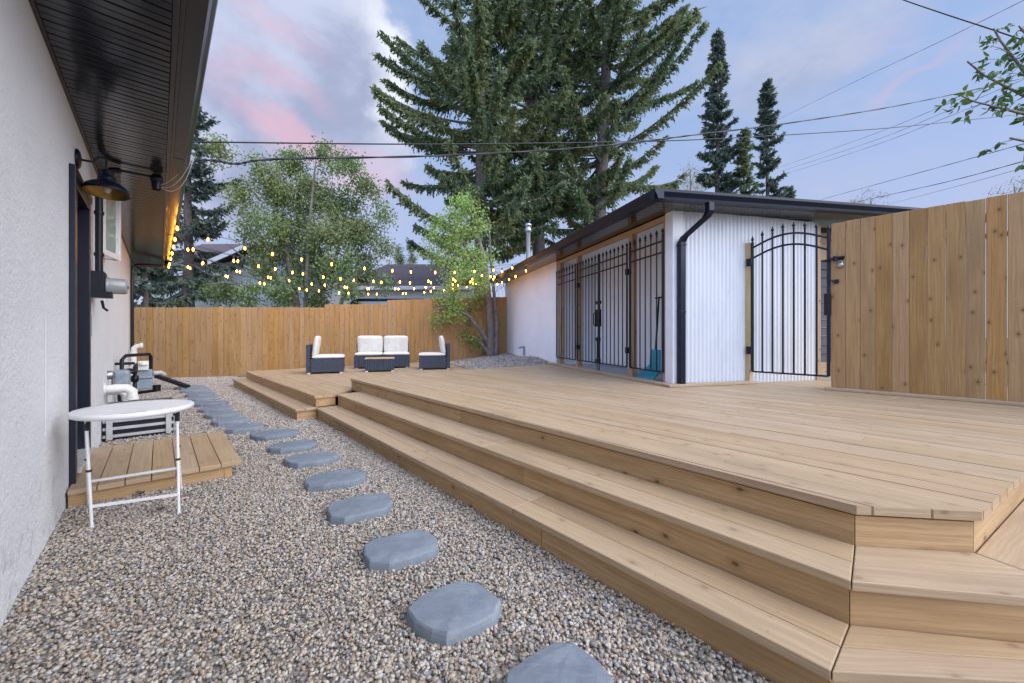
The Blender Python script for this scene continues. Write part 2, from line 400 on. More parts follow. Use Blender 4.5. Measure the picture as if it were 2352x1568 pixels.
def frame(deg, ox=0, oy=0):
    cs, sn = math.cos(R(deg)), math.sin(R(deg))
    return lambda u, v, z=0: Vector((ox+cs*u-sn*v, oy+sn*u+cs*v, z))
H = frame(42)                       # house: u out from the camera axis, v along the wall
D = frame(41.2)                     # decks and the right fence
S = frame(16, 2.209, 5.408)         # shed: x along its front, y towards the back
B = frame(15, -7.781, 11.368)       # back fence: x along it
def at(px, py, Y):                  # a point at depth Y
    return Vector(((px-1176)/900*Y, Y, CAM_H+(768-py)/900*Y))
def hdir(F): return (F(1, 0, 0)-F(0, 0, 0)), (F(0, 1, 0)-F(0, 0, 0))
#@@REST
# ------------------------------------------------------------------ ground
put(MB().prism([(-150, -60), (150, -60), (150, 400), (-150, 400)], -.4, -.05).build('ground', 'soil'), None, kind='structure')
YARD = [H(-.7, -4), D(1.9, -4), D(1.9, 6.4), D(1.6, 11.6), B(2.2, -.02), B(-4.2, -.02), H(-.7, 14.6)]
put(MB().prism([(p.x, p.y) for p in YARD], -.2, -.004).build('gravel_bed', 'gravel_dirt'), None, kind='structure')
def to(F, p):
    o = F(0, 0, 0); a, b = hdir(F); q = Vector((p[0], p[1], 0))-o; return q.dot(a), q.dot(b)
def edge_u(v): return 5.12+(v-6.45)*.3357          # right edge of the seating deck
def mound_z(X, Y):
    u, v = to(D, (X, Y)); d = max(0, u-edge_u(v))
    s_ = min(1, d/2.6); s_ = s_*s_*(3-2*s_)
    z = .33+.25*s_+.05*math.sin(X*2.3+.6)*math.sin(Y*1.9)*s_
    return min(z, .455+.22*max(0, v-6.5))
gx = np.arange(-3.2, 2.4, .12); gy = np.arange(8.4, 14.6, .12); vs = []; idx = {}
def on_mound(X, Y):
    u, v = to(D, (X, Y)); sx, sy = to(S, (X, Y)); bx, by = to(B, (X, Y))
    return v > 6.40 and u > edge_u(v)-.05 and sx < .06 and by < .05
mb = MB(); fs = []
for i, X in enumerate(gx):
    for j, Y in enumerate(gy): vs.append((X, Y, mound_z(X, Y)-.012))
nj = len(gy)
for i in range(len(gx)-1):
    for j in range(nj-1):
        if on_mound(gx[i]+.06, gy[j]+.06): fs.append([i*nj+j, (i+1)*nj+j, (i+1)*nj+j+1, i*nj+j+1])
mb.add(vs, fs, None, True); put(mb.build('gravel_mound', 'gravel_dirt'), None, kind='structure')

# ------------------------------------------------------------------ house
def extrude(F, prof, v0, v1):
    n = len(prof); vs = [F(u, v0, z) for u, z in prof]+[F(u, v1, z) for u, z in prof]
    return vs, [list(range(n))[::-1], list(range(n, 2*n))]+[[i, (i+1) % n, n+(i+1) % n, n+i] for i in range(n)]
UW = -.48
SOF = 2.855
house = thing('house', 'white stucco house with a deep black slatted eave along the gravel', 'house', H(UW, 4, 0))
m = MB()
VS, VE = -4, 12.25
for (v0, v1, z0, z1) in ((VS, 4.24, -.15, 2.9), (4.24, 5.09, -.15, .17), (4.24, 5.09, 2.36, 2.9), (5.09, 5.86, -.15, 2.9), (5.86, 6.46, -.15, 2.02), (5.86, 6.46, 2.80, 2.9), (6.46, VE, -.15, 2.9)):
    m.box(UW-.22, UW, v0, v1, z0, z1, H)
m.box(-8, UW-.22, VE-.2, VE-.003, -.15, 2.9, H); m.box(-8, UW-.22, VS, VS+.2, -.15, 2.9, H); m.box(-8.2, -8, VS, VE, -.15, 2.9, H)
wall = m.build('wall', 'stucco', house)
m = MB(); v = VS+.2
while v < VE+.35:                                   # soffit slats, each slightly dished
    m.box(UW+.002, .052, v, v+.054, SOF, SOF+.012, H); m.box(UW+.002, .052, v+.06, v+.114, SOF, SOF+.012, H); m.box(UW+.002, .052, v+.054, v+.06, SOF+.006, SOF+.016, H); m.box(UW+.002, .052, v+.114, v+.127, SOF+.016, SOF+.03, H); v += .127
sof = m.build('soffit', 'soffit_vinyl', house, bevel=.003, seg=1)
m = MB(); m.box(.052, .078, VS, VE+.37, SOF-.008, SOF+.05, H); m.box(UW+.001, UW+.02, VS, VE, SOF-.012, SOF-.001, H)
m.box(.078, .1, VS, VE+.37, SOF+.004, 3.0, H); m.box(UW-.3, .1, VE+.345, VE+.375, SOF-.004, 2.99, H)
m.build('fascia', 'brown_black', house, bevel=.003)
m = MB(); m.add(*extrude(H, [(.102, 2.868), (.185, 2.868), (.192, 2.90), (.205, 2.925), (.226, 2.95), (.232, 2.965), (.232, 3.0), (.222, 3.003), (.214, 2.99), (.102, 2.99)], VS, VE+.37))
for vv in (1.2, 4.9, 8.7): m.add(*extrude(H, [(.100, 2.865), (.187, 2.865), (.195, 2.899), (.208, 2.924), (.229, 2.948), (.235, 2.963), (.235, 3.0), (.23, 3.004), (.11, 2.98)], vv, vv+.035))
m.build('gutter', 'brown_black', house)
m = MB(); m.add(*extrude(H, [(.12, 2.985), (.12, 3.01), (-4.2, 4.25), (-8.5, 3.01), (-8.5, 2.985), (-4.2, 4.2)], VS, VE+.38)); m.add([H(-8.2, VE-.05, 2.9), H(UW, VE-.05, 2.9), H(-4.2, VE-.05, 4.2)], [[0, 1, 2]])
m.build('roof', 'shingle', house)
m = MB(); m.tube([H(.14, VE-.1, 2.87), H(.13, VE-.12, 2.80), H(.05, VE-.2, 2.76), H(-.38, VE-.45, 2.70), H(-.43, VE-.48, 2.62), H(-.435, VE-.48, 2.3), H(-.435, VE-.48, .52), H(-.40, VE-.48, .43), H(-.1, VE-.55, .33)], .042, 4)
ds = m.build('downspout', 'brown_black', house)
e0, e1 = H(-.12, VE-.55, .335), H(.47, 11.05, .075)
m = MB(); m.bar(e0, e1, .10, .07); m.build('extension', 'black_metal', ds, bevel=.006)
# door
m = MB(); m.box(UW-.16, UW-.11, 4.31, 5.02, .22, 2.29, H); door = m.build('door', 'navy_black', house, bevel=.004)
m = MB(); m.box(UW-.109, UW-.1, 4.42, 4.62, .4, 1.1, H); m.box(UW-.109, UW-.1, 4.7, 4.92, .4, 1.1, H); m.box(UW-.109, UW-.1, 4.42, 4.62, 1.3, 2.1, H); m.box(UW-.109, UW-.1, 4.7, 4.92, 1.3, 2.1, H); m.build('panel', 'navy_black', door, bevel=.004)
m = MB(); m.box(UW-.109, UW-.098, 4.32, 4.39, 1.2, 1.36, H); m.lathe([(.012, 0), (.012, .04), (.03, .045), (.032, .07), (.02, .085), (0, .087)], H(UW-.1, 4.38, 1.18), 14, hdir(H)[0]); m.build('handle', 'steel_grey', door)
m = MB()
m.box(UW-.15, UW+.03, 4.24, 4.31, .17, 2.36, H); m.box(UW-.15, UW+.03, 5.02, 5.09, .17, 2.36, H); m.box(UW-.15, UW+.028, 4.31, 5.02, 2.29, 2.36, H)
m.box(UW+.001, UW+.034, 4.19, 4.242, .10, 2.42, H); m.box(UW+.001, UW+.034, 4.242, 5.14, 2.362, 2.42, H)
m.build('door_frame', 'navy_black', house, bevel=.003)
m = MB(); m.box(UW-.12, UW+.05, 4.32, 5.01, .171, .215, H); m.build('doorsill', 'pale_grey', house, bevel=.004)
m = MB(); m.box(UW+.031, UW+.036, 5.035, 5.08, 1.18, 1.38, H); m.build('strike_plate', 'steel_grey', house)
m = MB(); m.box(UW+.001, UW+.004, 3.40, 3.78, .62, 1.30, H); m.build('cover_plate', 'stucco', house, bevel=.001)
# window with its casement pushed open
m = MB()
for (v0, v1, z0, z1) in ((5.86, 5.91, 2.02, 2.8), (6.41, 6.46, 2.02, 2.8), (5.91, 6.41, 2.02, 2.07), (5.91, 6.41, 2.75, 2.8)): m.box(UW-.12, UW+.02, v0, v1, z0, z1, H)
win = m.build('window', 'vinyl_white', house, bevel=.004)
m = MB(); m.box(UW-.1, UW-.09, 5.91, 6.41, 2.07, 2.75, H); m.build('curtain', 'curtain', win)
hin = H(UW+.03, 5.93, 0); out = H(-.345, 6.40, 0)
dv = (out-hin); Ls = dv.length; dv.normalize(); nv = Vector((dv.y, -dv.x, 0))
def CS(x, y, z): return hin+dv*x+nv*y+Vector((0, 0, z))
m = MB()
for (x0, x1, z0, z1) in ((0, .055, 2.04, 2.79), (Ls-.055, Ls, 2.04, 2.79), (.055, Ls-.055, 2.04, 2.10), (.055, Ls-.055, 2.73, 2.79)): m.box(x0, x1, -.02, .02, z0, z1, CS)
sash = m.build('sash', 'vinyl_white', win, bevel=.004)
m = MB(); m.box(.055, Ls-.055, -.004, .004, 2.10, 2.73, CS); m.build('pane', 'window_glass', win)
m = MB(); m.bar(H(UW+.02, 6.2, 2.03), CS(Ls*.8, 0, 2.035), .02, .008); m.build('stay', 'steel_grey', win)

# wall lamp
lp = thing('wall_lamp', 'black gooseneck barn lamp with a gold lined shade above the door', 'lamp', H(UW, 4.52, 2.56))
m = MB(); m.lathe([(.075, 0), (.075, .012), (.06, .022), (.03, .028), (0, .03)], H(UW+.001, 4.52, 2.56), 24, hdir(H)[0]); m.build('base_plate', 'black_metal', lp)
LC = H(-.315, 4.54, 0)
m = MB(); P0 = H(UW, 4.52, 2.56); arc = [P0, P0+hdir(H)[0]*.06, P0.lerp(LC+Vector((0, 0, 2.56)), .55)+Vector((0, 0, .005)), P0.lerp(LC+Vector((0, 0, 2.56)), .72)+Vector((0, 0, .05)), P0.lerp(LC+Vector((0, 0, 2.56)), .9)+Vector((0, 0, .062)), LC+Vector((0, 0, 2.61)), LC+Vector((0, 0, 2.57)), LC+Vector((0, 0, 2.49))]
m.tube(arc, .009, 10); m.build('arm', 'black_metal', lp)
ax = Vector((-.05, .10, 1)).normalized()
m = MB(); m.lathe([(.026, .195), (.04, .19), (.045, .17), (.036, .165), (.036, .145), (.05, .135), (.055, .11), (.048, .105), (.055, .09), (.09, .078), (.125, .05), (.137, .018), (.14, 0), (.135, .0), (.132, .017)], LC+Vector((0, 0, 2.335)), 36, ax)
sh = m.build('shade', 'black_gloss', lp)
m = MB(); m.lathe([(.1345, .002), (.131, .017), (.12, .045), (.088, .07), (.045, .082), (0, .084)], LC+Vector((0, 0, 2.335)), 36, ax); m.build('shade_lining', 'brass_inside', sh)
m = MB(); m.lathe([(0, -.0), (.018, .008), (.026, .03), (.022, .05), (.014, .062), (.014, .08)], LC+Vector((0, 0, 2.337)), 14, ax); m.build('light_bulb', 'bulb_dead', lp)

# service conduit, meter, junction
mt = thing('electric_meter', 'black electric meter box with clear domed meter under a black conduit', 'meter', H(UW, 5.5, 1.66))
m = MB(); m.box(UW+.001, UW+.09, 5.40, 5.57, 1.56, 1.80, H); m.box(UW+.09, UW+.098, 5.41, 5.56, 1.57, 1.79, H); m.build('meter_box', 'black_metal', mt, bevel=.006)
m = MB(); m.lathe([(.084, 0), (.084, .02), (.077, .024), (.075, .13), (.067, .145), (0, .15)], H(UW+.098, 5.485, 1.67), 26, hdir(H)[0]); m.build('meter_dome', 'clear_dome', mt)
m = MB(); m.box(UW+.246, UW+.251, 5.455, 5.525, 1.65, 1.68, H); m.build('dial', 'cable', mt)
m = MB(); m.box(UW+.01, UW+.15, 5.28, 5.40, 1.54, 1.60, H); m.tube([H(UW+.06, 5.58, 1.53), H(UW+.07, 5.60, 1.46), H(UW+.10, 5.60, 1.43)], .012, 8); m.build('clamp', 'black_metal', mt, bevel=.004)
m = MB(); m.tube([H(UW+.05, 5.46, 1.80), H(UW+.05, 5.46, 2.45), H(UW+.05, 5.46, 2.62), H(UW+.07, 5.46, 2.74), H(UW+.13, 5.46, 2.80), H(UW+.2, 5.46, 2.815)], .028, 12)
for z0 in (1.95, 2.35): m.lathe([(.036, 0), (.036, .03)], H(UW+.05, 5.46, z0), 12)
m.tube([H(UW+.2, 5.46, 2.815), H(-.06, 5.46, 2.815)], .012, 8)
cdt = m.build('conduit', 'black_metal', mt)
m = MB(); m.lathe([(0, -.055), (.03, -.05), (.05, -.02), (.05, .03), (.03, .05)], H(-.02, 5.46, 2.80), 12, hdir(H)[0]); m.lathe([(.035, -.1), (.045, 0), (.03, .04)], H(-.02, 5.46, 2.79), 10); m.build('weatherhead', 'black_metal', mt)
m = MB()
for q in range(3):
    a = H(-.02+.012*q, 5.46, 2.73); b_ = at(438+q*4, 366-q*3, 4.1); c_ = a.lerp(b_, .45)+Vector((0, .04*q, -.12-.09*q)); l1 = [a.lerp(c_, t).lerp(c_.lerp(b_, t), t) for t in [i/10 for i in range(11)]]
    m.tube(l1, .0028, 5)
m.build('drip_loop', 'pale_grey', mt)

# vents, gas meter, slatted box
vp = thing('vent_pipe', 'white plastic elbow pipes coming out of the stucco above the slatted box', 'pipe', H(UW, 6.6, .55))
m = MB(); m.tube([H(UW, 6.6, .56), H(UW+.10, 6.6, .565), H(UW+.19, 6.6, .56), H(UW+.235, 6.6, .52), H(UW+.24, 6.6, .43)], .052, 14); m.lathe([(.06, 0), (.06, .05)], H(UW+.24, 6.6, .42), 14); m.lathe([(.07, 0), (.07, .02)], H(UW+.001, 6.6, .56), 14, hdir(H)[0]); m.build('elbow', 'pvc', vp)
m = MB(); m.tube([H(UW, 6.85, .50), H(UW+.12, 6.85, .50), H(UW+.16, 6.85, .46), H(UW+.165, 6.85, .38)], .035, 12); m.build('drain', 'pvc', vp)
m = MB(); m.lathe([(.055, 0), (.052, .04), (.035, .065), (0, .07)], H(UW+.001, 7.0, .70), 14, hdir(H)[0]); m.build('hood', 'steel_grey', vp)
gm = thing('gas_meter', 'grey gas meter with black pipework standing beside the house wall', 'gas meter', H(-.3, 8.4, 0))
m = MB(); m.box(-.30, -.08, 8.34, 8.6, .36, .66, H); m.box(-.32, -.06, 8.32, 8.62, .525, .55, H); m.build('meter_body', 'meter_grey', gm, bevel=.03, seg=3)
m = MB(); m.box(-.46, -.30, 7.5, 7.72, .50, .72, H); m.build('regulator', 'meter_grey', gm, bevel=.04, seg=3)
m = MB(); m.tube([H(-.40, 7.95, .0), H(-.40, 7.95, .84), H(-.36, 8.0, .90), H(-.12, 8.38, .90), H(-.10, 8.42, .86), H(-.10, 8.42, .66)], .024, 10)
m.tube([H(-.27, 8.1, .05), H(-.27, 8.1, .72), H(-.27, 8.42, .74), H(-.27, 8.42, .66)], .024, 10); m.tube([H(UW, 8.1, .78), H(-.27, 8.1, .78)], .02, 10)
for (u, v, z) in ((-.40, 7.95, .30), (-.27, 8.1, .30), (-.40, 7.95, .62), (-.27, 8.1, .55), (-.27, 8.1, .12), (-.40, 7.95, .12)): m.lathe([(.02, -.05), (.042, -.045), (.046, 0), (.042, .045), (.02, .05)], H(u, v, z), 10)
m.lathe([(.02, -.03), (.09, -.02), (.10, 0), (.09, .02), (.03, .05)], H(-.33, 8.02, .66), 18); m.bar(H(-.3, 8.4, .30), H(-.04, 8.6, .30), .05, .04); m.lathe([(.05, -.04), (.055, .06)], H(-.03, 8.58, .33), 12)
m.build('pipework', 'black_metal', gm, bevel=0)
m = MB(); m.lathe([(.05, 0), (.05, .03), (.02, .05), (0, .05)], H(-.18, 8.30, .74), 14); m.box(-.24, -.12, 8.3, 8.36, .66, .80, H); m.build('gauge', 'pvc', gm)
m = MB(); m.tube([H(-.08, 8.48, .59), H(.02, 8.56, .59), H(.06, 8.6, .55)], .035, 10); m.build('outlet', 'pale_grey', gm)
pv = thing('plastic_vent', 'white plastic vent pipe with an elbow at the far house corner', 'pipe', H(-.36, 11.0, 0))
m = MB(); m.tube([H(-.395, 11.3, -.02), H(-.395, 11.3, .84), H(-.385, 11.3, .93), H(-.34, 11.3, .97), H(-.28, 11.3, .98)], .048, 14); m.lathe([(.056, 0), (.056, .06)], H(-.395, 11.3, .80), 14); m.lathe([(.056, 0), (.056, .05)], H(-.30, 11.3, .98), 14, hdir(H)[0]); m.build('pipe', 'pvc', pv)
sb = thing('slatted_box', 'low black box faced with pale slats between the round table and house', 'box', H(-.16, 6.6, 0))
m = MB(); m.box(-.47, .13, 6.32, 7.0, .0, .36, H); m.build('body', 'navy_black', sb, bevel=.006)
m = MB()
for z0 in (.04, .125, .21, .295): m.box(-.47, .13, 6.296, 6.318, z0, z0+.032, H); m.box(.132, .15, 6.32, 7.0, z0, z0+.032, H)
for u0 in (-.44, .06): m.box(u0, u0+.05, 6.27, 6.294, .02, .34, H)
m.build('slats', 'pale_grey', sb, bevel=.003)

# ------------------------------------------------------------------ decks
def clip(poly, i, val, sgn):
    out = []; n = len(poly)
    for k in range(n):
        p, q = poly[k], poly[(k+1) % n]; a, b = sgn*(p[i]-val), sgn*(q[i]-val)
        if a >= 0: out.append(p)
        if (a >= 0) != (b >= 0): t = a/(a-b); out.append((p[0]+(q[0]-p[0])*t, p[1]+(q[1]-p[1])*t))
    return out
def boards(m, poly, u0, pitch, z0, z1, F, gap=.0058, joint=3.9):
    umax = max(p[0] for p in poly); u = u0; k = 0
    while u < umax:
        c = clip(clip(poly, 0, u, 1), 0, u+pitch-gap, -1)
        if len(c) >= 3:
            lo, hi = min(p[1] for p in c), max(p[1] for p in c)
            cuts = [lo]; x = lo+((k*1.618) % 1)*joint
            while x < hi:
                if x-cuts[-1] > .7 and hi-x > .7: cuts.append(x)
                x += joint
            cuts.append(hi)
            for a, b in zip(cuts, cuts[1:]):
                q = clip(clip(c, 1, a+.001, 1), 1, b-.001, -1)
                ar = abs(sum(q[i][0]*q[(i+1) % len(q)][1]-q[(i+1) % len(q)][0]*q[i][1] for i in range(len(q))))/2 if len(q) > 2 else 0
                if ar > 1e-3:
                    dz = random.uniform(-.0012, .0012); m.prism(q, z0+dz, z1+dz, F)
        u += pitch; k += 1
ZT, ZM, ZL, TH = .50, .33, .165, .036
E0 = [(2.205, 6.5), (2.12, .278), (2.416, -.058), (8.5, -1.19)]
E1 = [(1.855, 6.045), (1.815, .252), (2.31, -.345), (8.5, -1.48)]
E2 = [(1.575, 6.045), (1.535, .26), (2.42, -.62), (8.5, -1.77)]
dk = thing('raised_deck', 'wide pale wooden deck with two wraparound steps down to the gravel', 'deck', D(4, 3, 0))
m = MB()
boards(m, [E0[0], E0[1], E0[2], (5.224, -.581), (5.224, 6.5)], 2.02, .1425, ZT-TH, ZT, D)
boards(m, [(5.224, -.581), (8.5, -1.19), (8.5, 1.07), (5.224, 2.60)], 5.224, .1425, ZT-TH, ZT, D)
boards(m, [(5.224, 2.66), (7.05, 6.5), (5.224, 6.5)], 5.224, .1425, ZT-TH, ZT, D)
m.build('deck_boards', 'deck_wood', dk, bevel=.004)
def off(poly, d):                                   # inset a polyline towards its left side
    out = []
    for i, p in enumerate(poly):
        p = Vector(p); ns = []
        if i > 0: t = (p-Vector(poly[i-1])).normalized(); ns.append(Vector((-t.y, t.x)))
        if i < len(poly)-1: t = (Vector(poly[i+1])-p).normalized(); ns.append(Vector((-t.y, t.x)))
        n = sum(ns, Vector((0, 0)))/len(ns); n /= max(n.length_squared, .3); out.append(p+n*d)
    return out
def risers(E, z0, z1, parent, ins, th=.036, splits=()):
    a = off(E, ins); b = off(E, ins+th)
    for i in range(len(E)-1):
        ts = [0]+[t for (k, t) in splits if k == i]+[1]
        for t0, t1 in zip(ts, ts[1:]):
            e = .0012/max((a[i+1]-a[i]).length, .1)
            p0, p1 = a[i].lerp(a[i+1], t0+e), a[i].lerp(a[i+1], t1-e); q0, q1 = b[i].lerp(b[i+1], t0+e), b[i].lerp(b[i+1], t1-e)
            mm = MB(); mm.hexa([D(*p0, z0), D(*p1, z0), D(*q1, z0), D(*q0, z0), D(*p0, z1), D(*p1, z1), D(*q1, z1), D(*q0, z1)])
            mm.build('riser', 'riser_wood', parent, bevel=.002)
risers(E0, ZM-.025, ZT-TH-.014, dk, .022, splits=((0, .52),))
rim = MB(); a_ = off(E0, .034); b_ = off(E0, .06)
for i in range(3): rim.hexa([D(*p, z) for z in (ZT-TH-.03, ZT-TH-.001) for p in (a_[i], a_[i+1], b_[i+1], b_[i])])
rim.build('rim_joist', 'riser_wood', dk)
risers(E1, ZL-.025, ZM-TH-.002, dk, .022, splits=((0, .70),))
risers(E2, -.03, ZL-TH-.002, dk, .022, splits=((0, .78),))
def treads(Eo, Ei, z, parent, splits):
    ii = off(Ei, .02)
    for i in range(len(Eo)-1):
        o0, o1, i0, i1 = Vector(Eo[i]), Vector(Eo[i+1]), ii[i], ii[i+1]
        if i == 0: i0 = Vector((i0.x, o0.y))
        m0, m1 = o0.lerp(i0, .49), o1.lerp(i1, .49); g0 = .003
        mm = MB()
        for (A, Bq, C, Dq) in ((o0, o1, m1, m0), (m0, m1, i1, i0)):
            nn = (Dq-A).normalized()*g0; ts = [0]+[t+random.uniform(-.004, .004)*0 for (k, t) in splits if k == i]+[1]
            for t0, t1 in zip(ts, ts[1:]):
                e = .0018/(Bq-A).length
                q = [A.lerp(Bq, t0+e)+nn*0, A.lerp(Bq, t1-e), Dq.lerp(C, 0)+(C-Dq)*(t1-e)-nn, Dq+(C-Dq)*(t0+e)-nn]
                mm.prism([tuple(x) for x in q], z-TH, z, D, ax=tuple((Bq-A)))
        mm.build('step_tread', 'deck_wood', parent, bevel=.004)
treads(E1, E0, ZM, dk, ((0, .62),))
treads(E2, E1, ZL, dk, ((0, .74),))
# screw heads along the joists
m = MB()
for jv in np.arange(.45, 6.3, .41):
    for k in range(23):
        for du in (.03, .108):
            u = 2.02+k*.1425+du
            if 2.19 < u < 5.2 and jv > .3-(u-2.12): m.lathe([(.0042, 0), (.0038, .0006), (0, .0007)], D(u+random.uniform(-.004, .004), jv+random.uniform(-.008, .008), ZT+.0008), 6)
    for (u0, z) in ((1.86, ZM), (1.93, ZM), (2.0, ZM), (2.09, ZM), (1.58, ZL), (1.66, ZL), (1.72, ZL), (1.79, ZL)): m.lathe([(.0042, 0), (.0038, .0006), (0, .0007)], D(u0+random.uniform(-.006, .006), jv+random.uniform(-.01, .01), z+.0006), 6)
m.build('deck_screws', 'cedar_wood', dk, kind='stuff')
sdk = thing('seating_deck', 'lower wooden deck carrying the wicker seating with one step', 'deck', D(3, 8.5, 0))
m = MB(); SP = [(1.565, 6.05), (1.855, 6.05), (2.24, 6.46), (5.12, 6.46), (6.70, 11.3), (1.375, 11.3)]
boards(m, SP, 1.40, .1425, ZM-TH, ZM, D); m.build('deck_boards', 'deck_wood', sdk, bevel=.004)
m = MB(); m.hexa([D(5.13, 6.52, .1), D(5.17, 6.52, .1), D(6.76, 11.35, .1), D(6.72, 11.35, .1), D(5.13, 6.52, ZM+.03), D(5.17, 6.52, ZM+.03), D(6.76, 11.35, ZM+.03), D(6.72, 11.35, ZM+.03)]); m.build('border_board', 'cedar_wood', sdk, bevel=.004)
def rq(parent, p, q, z0, z1, th=.036, name='riser', mt_='riser_wood'):
    p, q = Vector(p), Vector(q); t = (q-p).normalized(); n = Vector((-t.y, t.x))*th
    mm = MB(); mm.hexa([D(*x, z) for z in (z0, z1) for x in (p, q, q+n, p+n)]); return mm.build(name, mt_, parent, bevel=.002)
rq(sdk, (1.398, 11.3), (1.587, 6.072), ZL+.004, ZM-TH-.002); rq(sdk, (1.624, 6.072), (1.85, 6.072), ZL+.004, ZM-TH-.002)
rq(sdk, (1.15, 11.3), (1.345, 6.092), -.03, ZL-TH-.002); rq(sdk, (1.382, 6.092), (1.60, 6.092), -.03, ZL-TH-.002)
mm = MB(); mm.prism([(1.320, 6.07), (1.44, 6.07), (1.247, 11.32), (1.125, 11.32)], ZL-TH, ZL, D); mm.prism([(1.446, 6.07), (1.60, 6.07), (1.41, 11.32), (1.253, 11.32)], ZL-TH, ZL, D); mm.build('step_tread', 'deck_wood', sdk, bevel=.004)
ld = thing('landing', 'small low wooden landing of seven boards in front of the house door', 'deck', H(0, 4.7, 0))
m = MB(); u = UW+.012
for k in range(7): m.box(u, u+.1375, 4.03+random.uniform(-.004, .004), 5.40, .095, .132, H); u += .142
m.build('deck_boards', 'deck_wood', ld, bevel=.004)
m = MB(); m.box(UW+.012, .46, 4.055, 4.092, -.03, .094, H); m.box(.425, .462, 4.093, 5.38, -.03, .094, H); m.box(UW+.012, .46, 5.34, 5.378, -.03, .094, H); m.box(.405, .4245, 4.05, 4.054, -.02, .09, H); m.build('frame', 'riser_wood', ld, bevel=.003)

# stepping stones
names = ['largest, half cut off by the bottom edge of the photo', 'second from the camera, broad and chipped at the front', 'third from the camera, with pale flecks', 'fourth from the camera, long and slanting', 'fifth from the camera', 'sixth from the camera', 'seventh from the camera', 'eighth from the camera', 'ninth from the camera, first of the closely set ones', 'tenth from the camera', 'eleventh from the camera', 'twelfth from the camera', 'fifth from the back fence', 'fourth from the back fence', 'third from the back fence', 'second from the back fence', 'closest to the back fence']
st = [(1283, 1560, .305), (1047, 1386, .305), (920, 1249, .315), (827, 1156, .35), (772, 1092, .37), (716, 1047, .37), (673, 1018, .37), (632, 991, .40), (563, 977, .36), (530, 962, .36), (511, 947, .38), (497, 934, .40), (483, 922, .40), (470, 911, .42), (459, 902, .42), (449, 893, .44), (438, 886, .46)]
for k, (px, py, sz) in enumerate(st):
    p = at(px, py, (CAM_H-.06)*900/(py-768)); rr = random.Random(50+k); n = 12; poly = []
    ph = rr.random()*6
    for i in range(n):
        a = 2*PI*(i+rr.uniform(-.25, .25))/n; q = .5*sz*(1.03+.07*math.cos(4*a+ph*.3)+.05*math.cos(2*a+ph)+rr.uniform(-.035, .035))
        poly.append((p.x+math.cos(a)*q*1.17, p.y+math.sin(a)*q*.98+math.cos(a)*q*.18))
    mb = MB(); c = Vector((p.x, p.y)); P = [Vector(x) for x in poly]; ring = []
    for j_, (sc_, z) in enumerate(((1.03, -.03), (1.01, .03), (.99, .05), (.955, .058), (.7, .061+rr.uniform(-.002, .002)), (.35, .062))): ring.append([(c.x+(q.x-c.x)*sc_*(1+rr.uniform(-.014, .014)), c.y+(q.y-c.y)*sc_*(1+rr.uniform(-.006, .006)), z+rr.uniform(-.004, .004)*(1 if j_ < 4 else .5)) for q in P])
    vs = [v for r_ in ring for v in r_]+[(c.x, c.y, .062)]; fs = []
    for j in range(len(ring)-1):
        for i in range(n): fs.append([j*n+i, j*n+(i+1) % n, (j+1)*n+(i+1) % n, (j+1)*n+i])
    fs += [[(len(ring)-1)*n+i, (len(ring)-1)*n+(i+1) % n, len(vs)-1] for i in range(n)]
    mb.add(vs, fs); o = mb.build('stepping_stone', 'flagstone', None, origin=(p.x, p.y, 0), label='blue grey stepping stone, '+names[k], cat='stone', group='stepping stones in the gravel path')

# ------------------------------------------------------------------ garden table
tb = thing('round_table', 'round white folding garden table with a ribbed top by the landing', 'table', H(-.125, 3.62, 0))
TC = H(-.115, 3.60, 0)
m = MB(); m.lathe([(0, .690), (.285, .690), (.298, .696), (.302, .708), (.300, .722), (.292, .727), (.270, .727)], TC, 48); m.build('top_rim', 'white_paint', tb)
m = MB(); ua, va = hdir(H)
for i in range(-9, 10):
    y = i*.0295; L = math.sqrt(max(0, .272**2-y*y))
    if L > .03:
        pa, pb = TC-ua*L+va*y, TC+ua*L+va*y
        m.bar(pa+Vector((0, 0, .722)), pb+Vector((0, 0, .722)), .0275, .010)
m.build('top_slats', 'white_paint', tb, bevel=.002)
f0, f1 = at(211, 1210, 2.435), at(411, 1181, 2.62); f0.z = f1.z = 0
b0, b1 = at(204, 1160, 2.755), at(416, 1122, 3.05); b0.z = b1.z = 0
tops = [TC+ua*-.215+va*-.10, TC+ua*.205+va*-.12, TC+ua*-.235+va*.10, TC+ua*.2+va*.12]
for ft, tp in zip((f0, f1, b0, b1), tops):
    m = MB(); t0 = tp+Vector((0, 0, .69)); m.tube([ft, ft.lerp(t0, .5), t0], .0082, 10); m.lathe([(.012, 0), (.012, .02)], ft, 10)
    lg = m.build('leg', 'white_paint', tb)
    m = MB(); q = ft.lerp(t0, .53); m.bar(q-Vector((0, 0, .007)), q+Vector((0, 0, .007)), .019, .02); m.build('clip', 'rubber', lg)
    m = MB(); q = ft.lerp(t0, .94); m.bar(q-Vector((0, 0, .03)), q+Vector((0, 0, .03)), .018, .02); m.build('bracket', 'rubber', lg)
for a, b, z in ((f0, f1, .135), (b0, b1, .17)):
    m = MB(); m.bar(a.lerp(b, .0)+Vector((0, 0, z)), b+Vector((0, 0, z)), .014, .016); m.build('crossbar', 'white_paint', tb)
m = MB()
for i in (0, 2): m.bar(tops[i]+Vector((0, 0, .682)), tops[i+1]+Vector((0, 0, .682)), .02, .014)
m.build('apron', 'white_paint', tb)
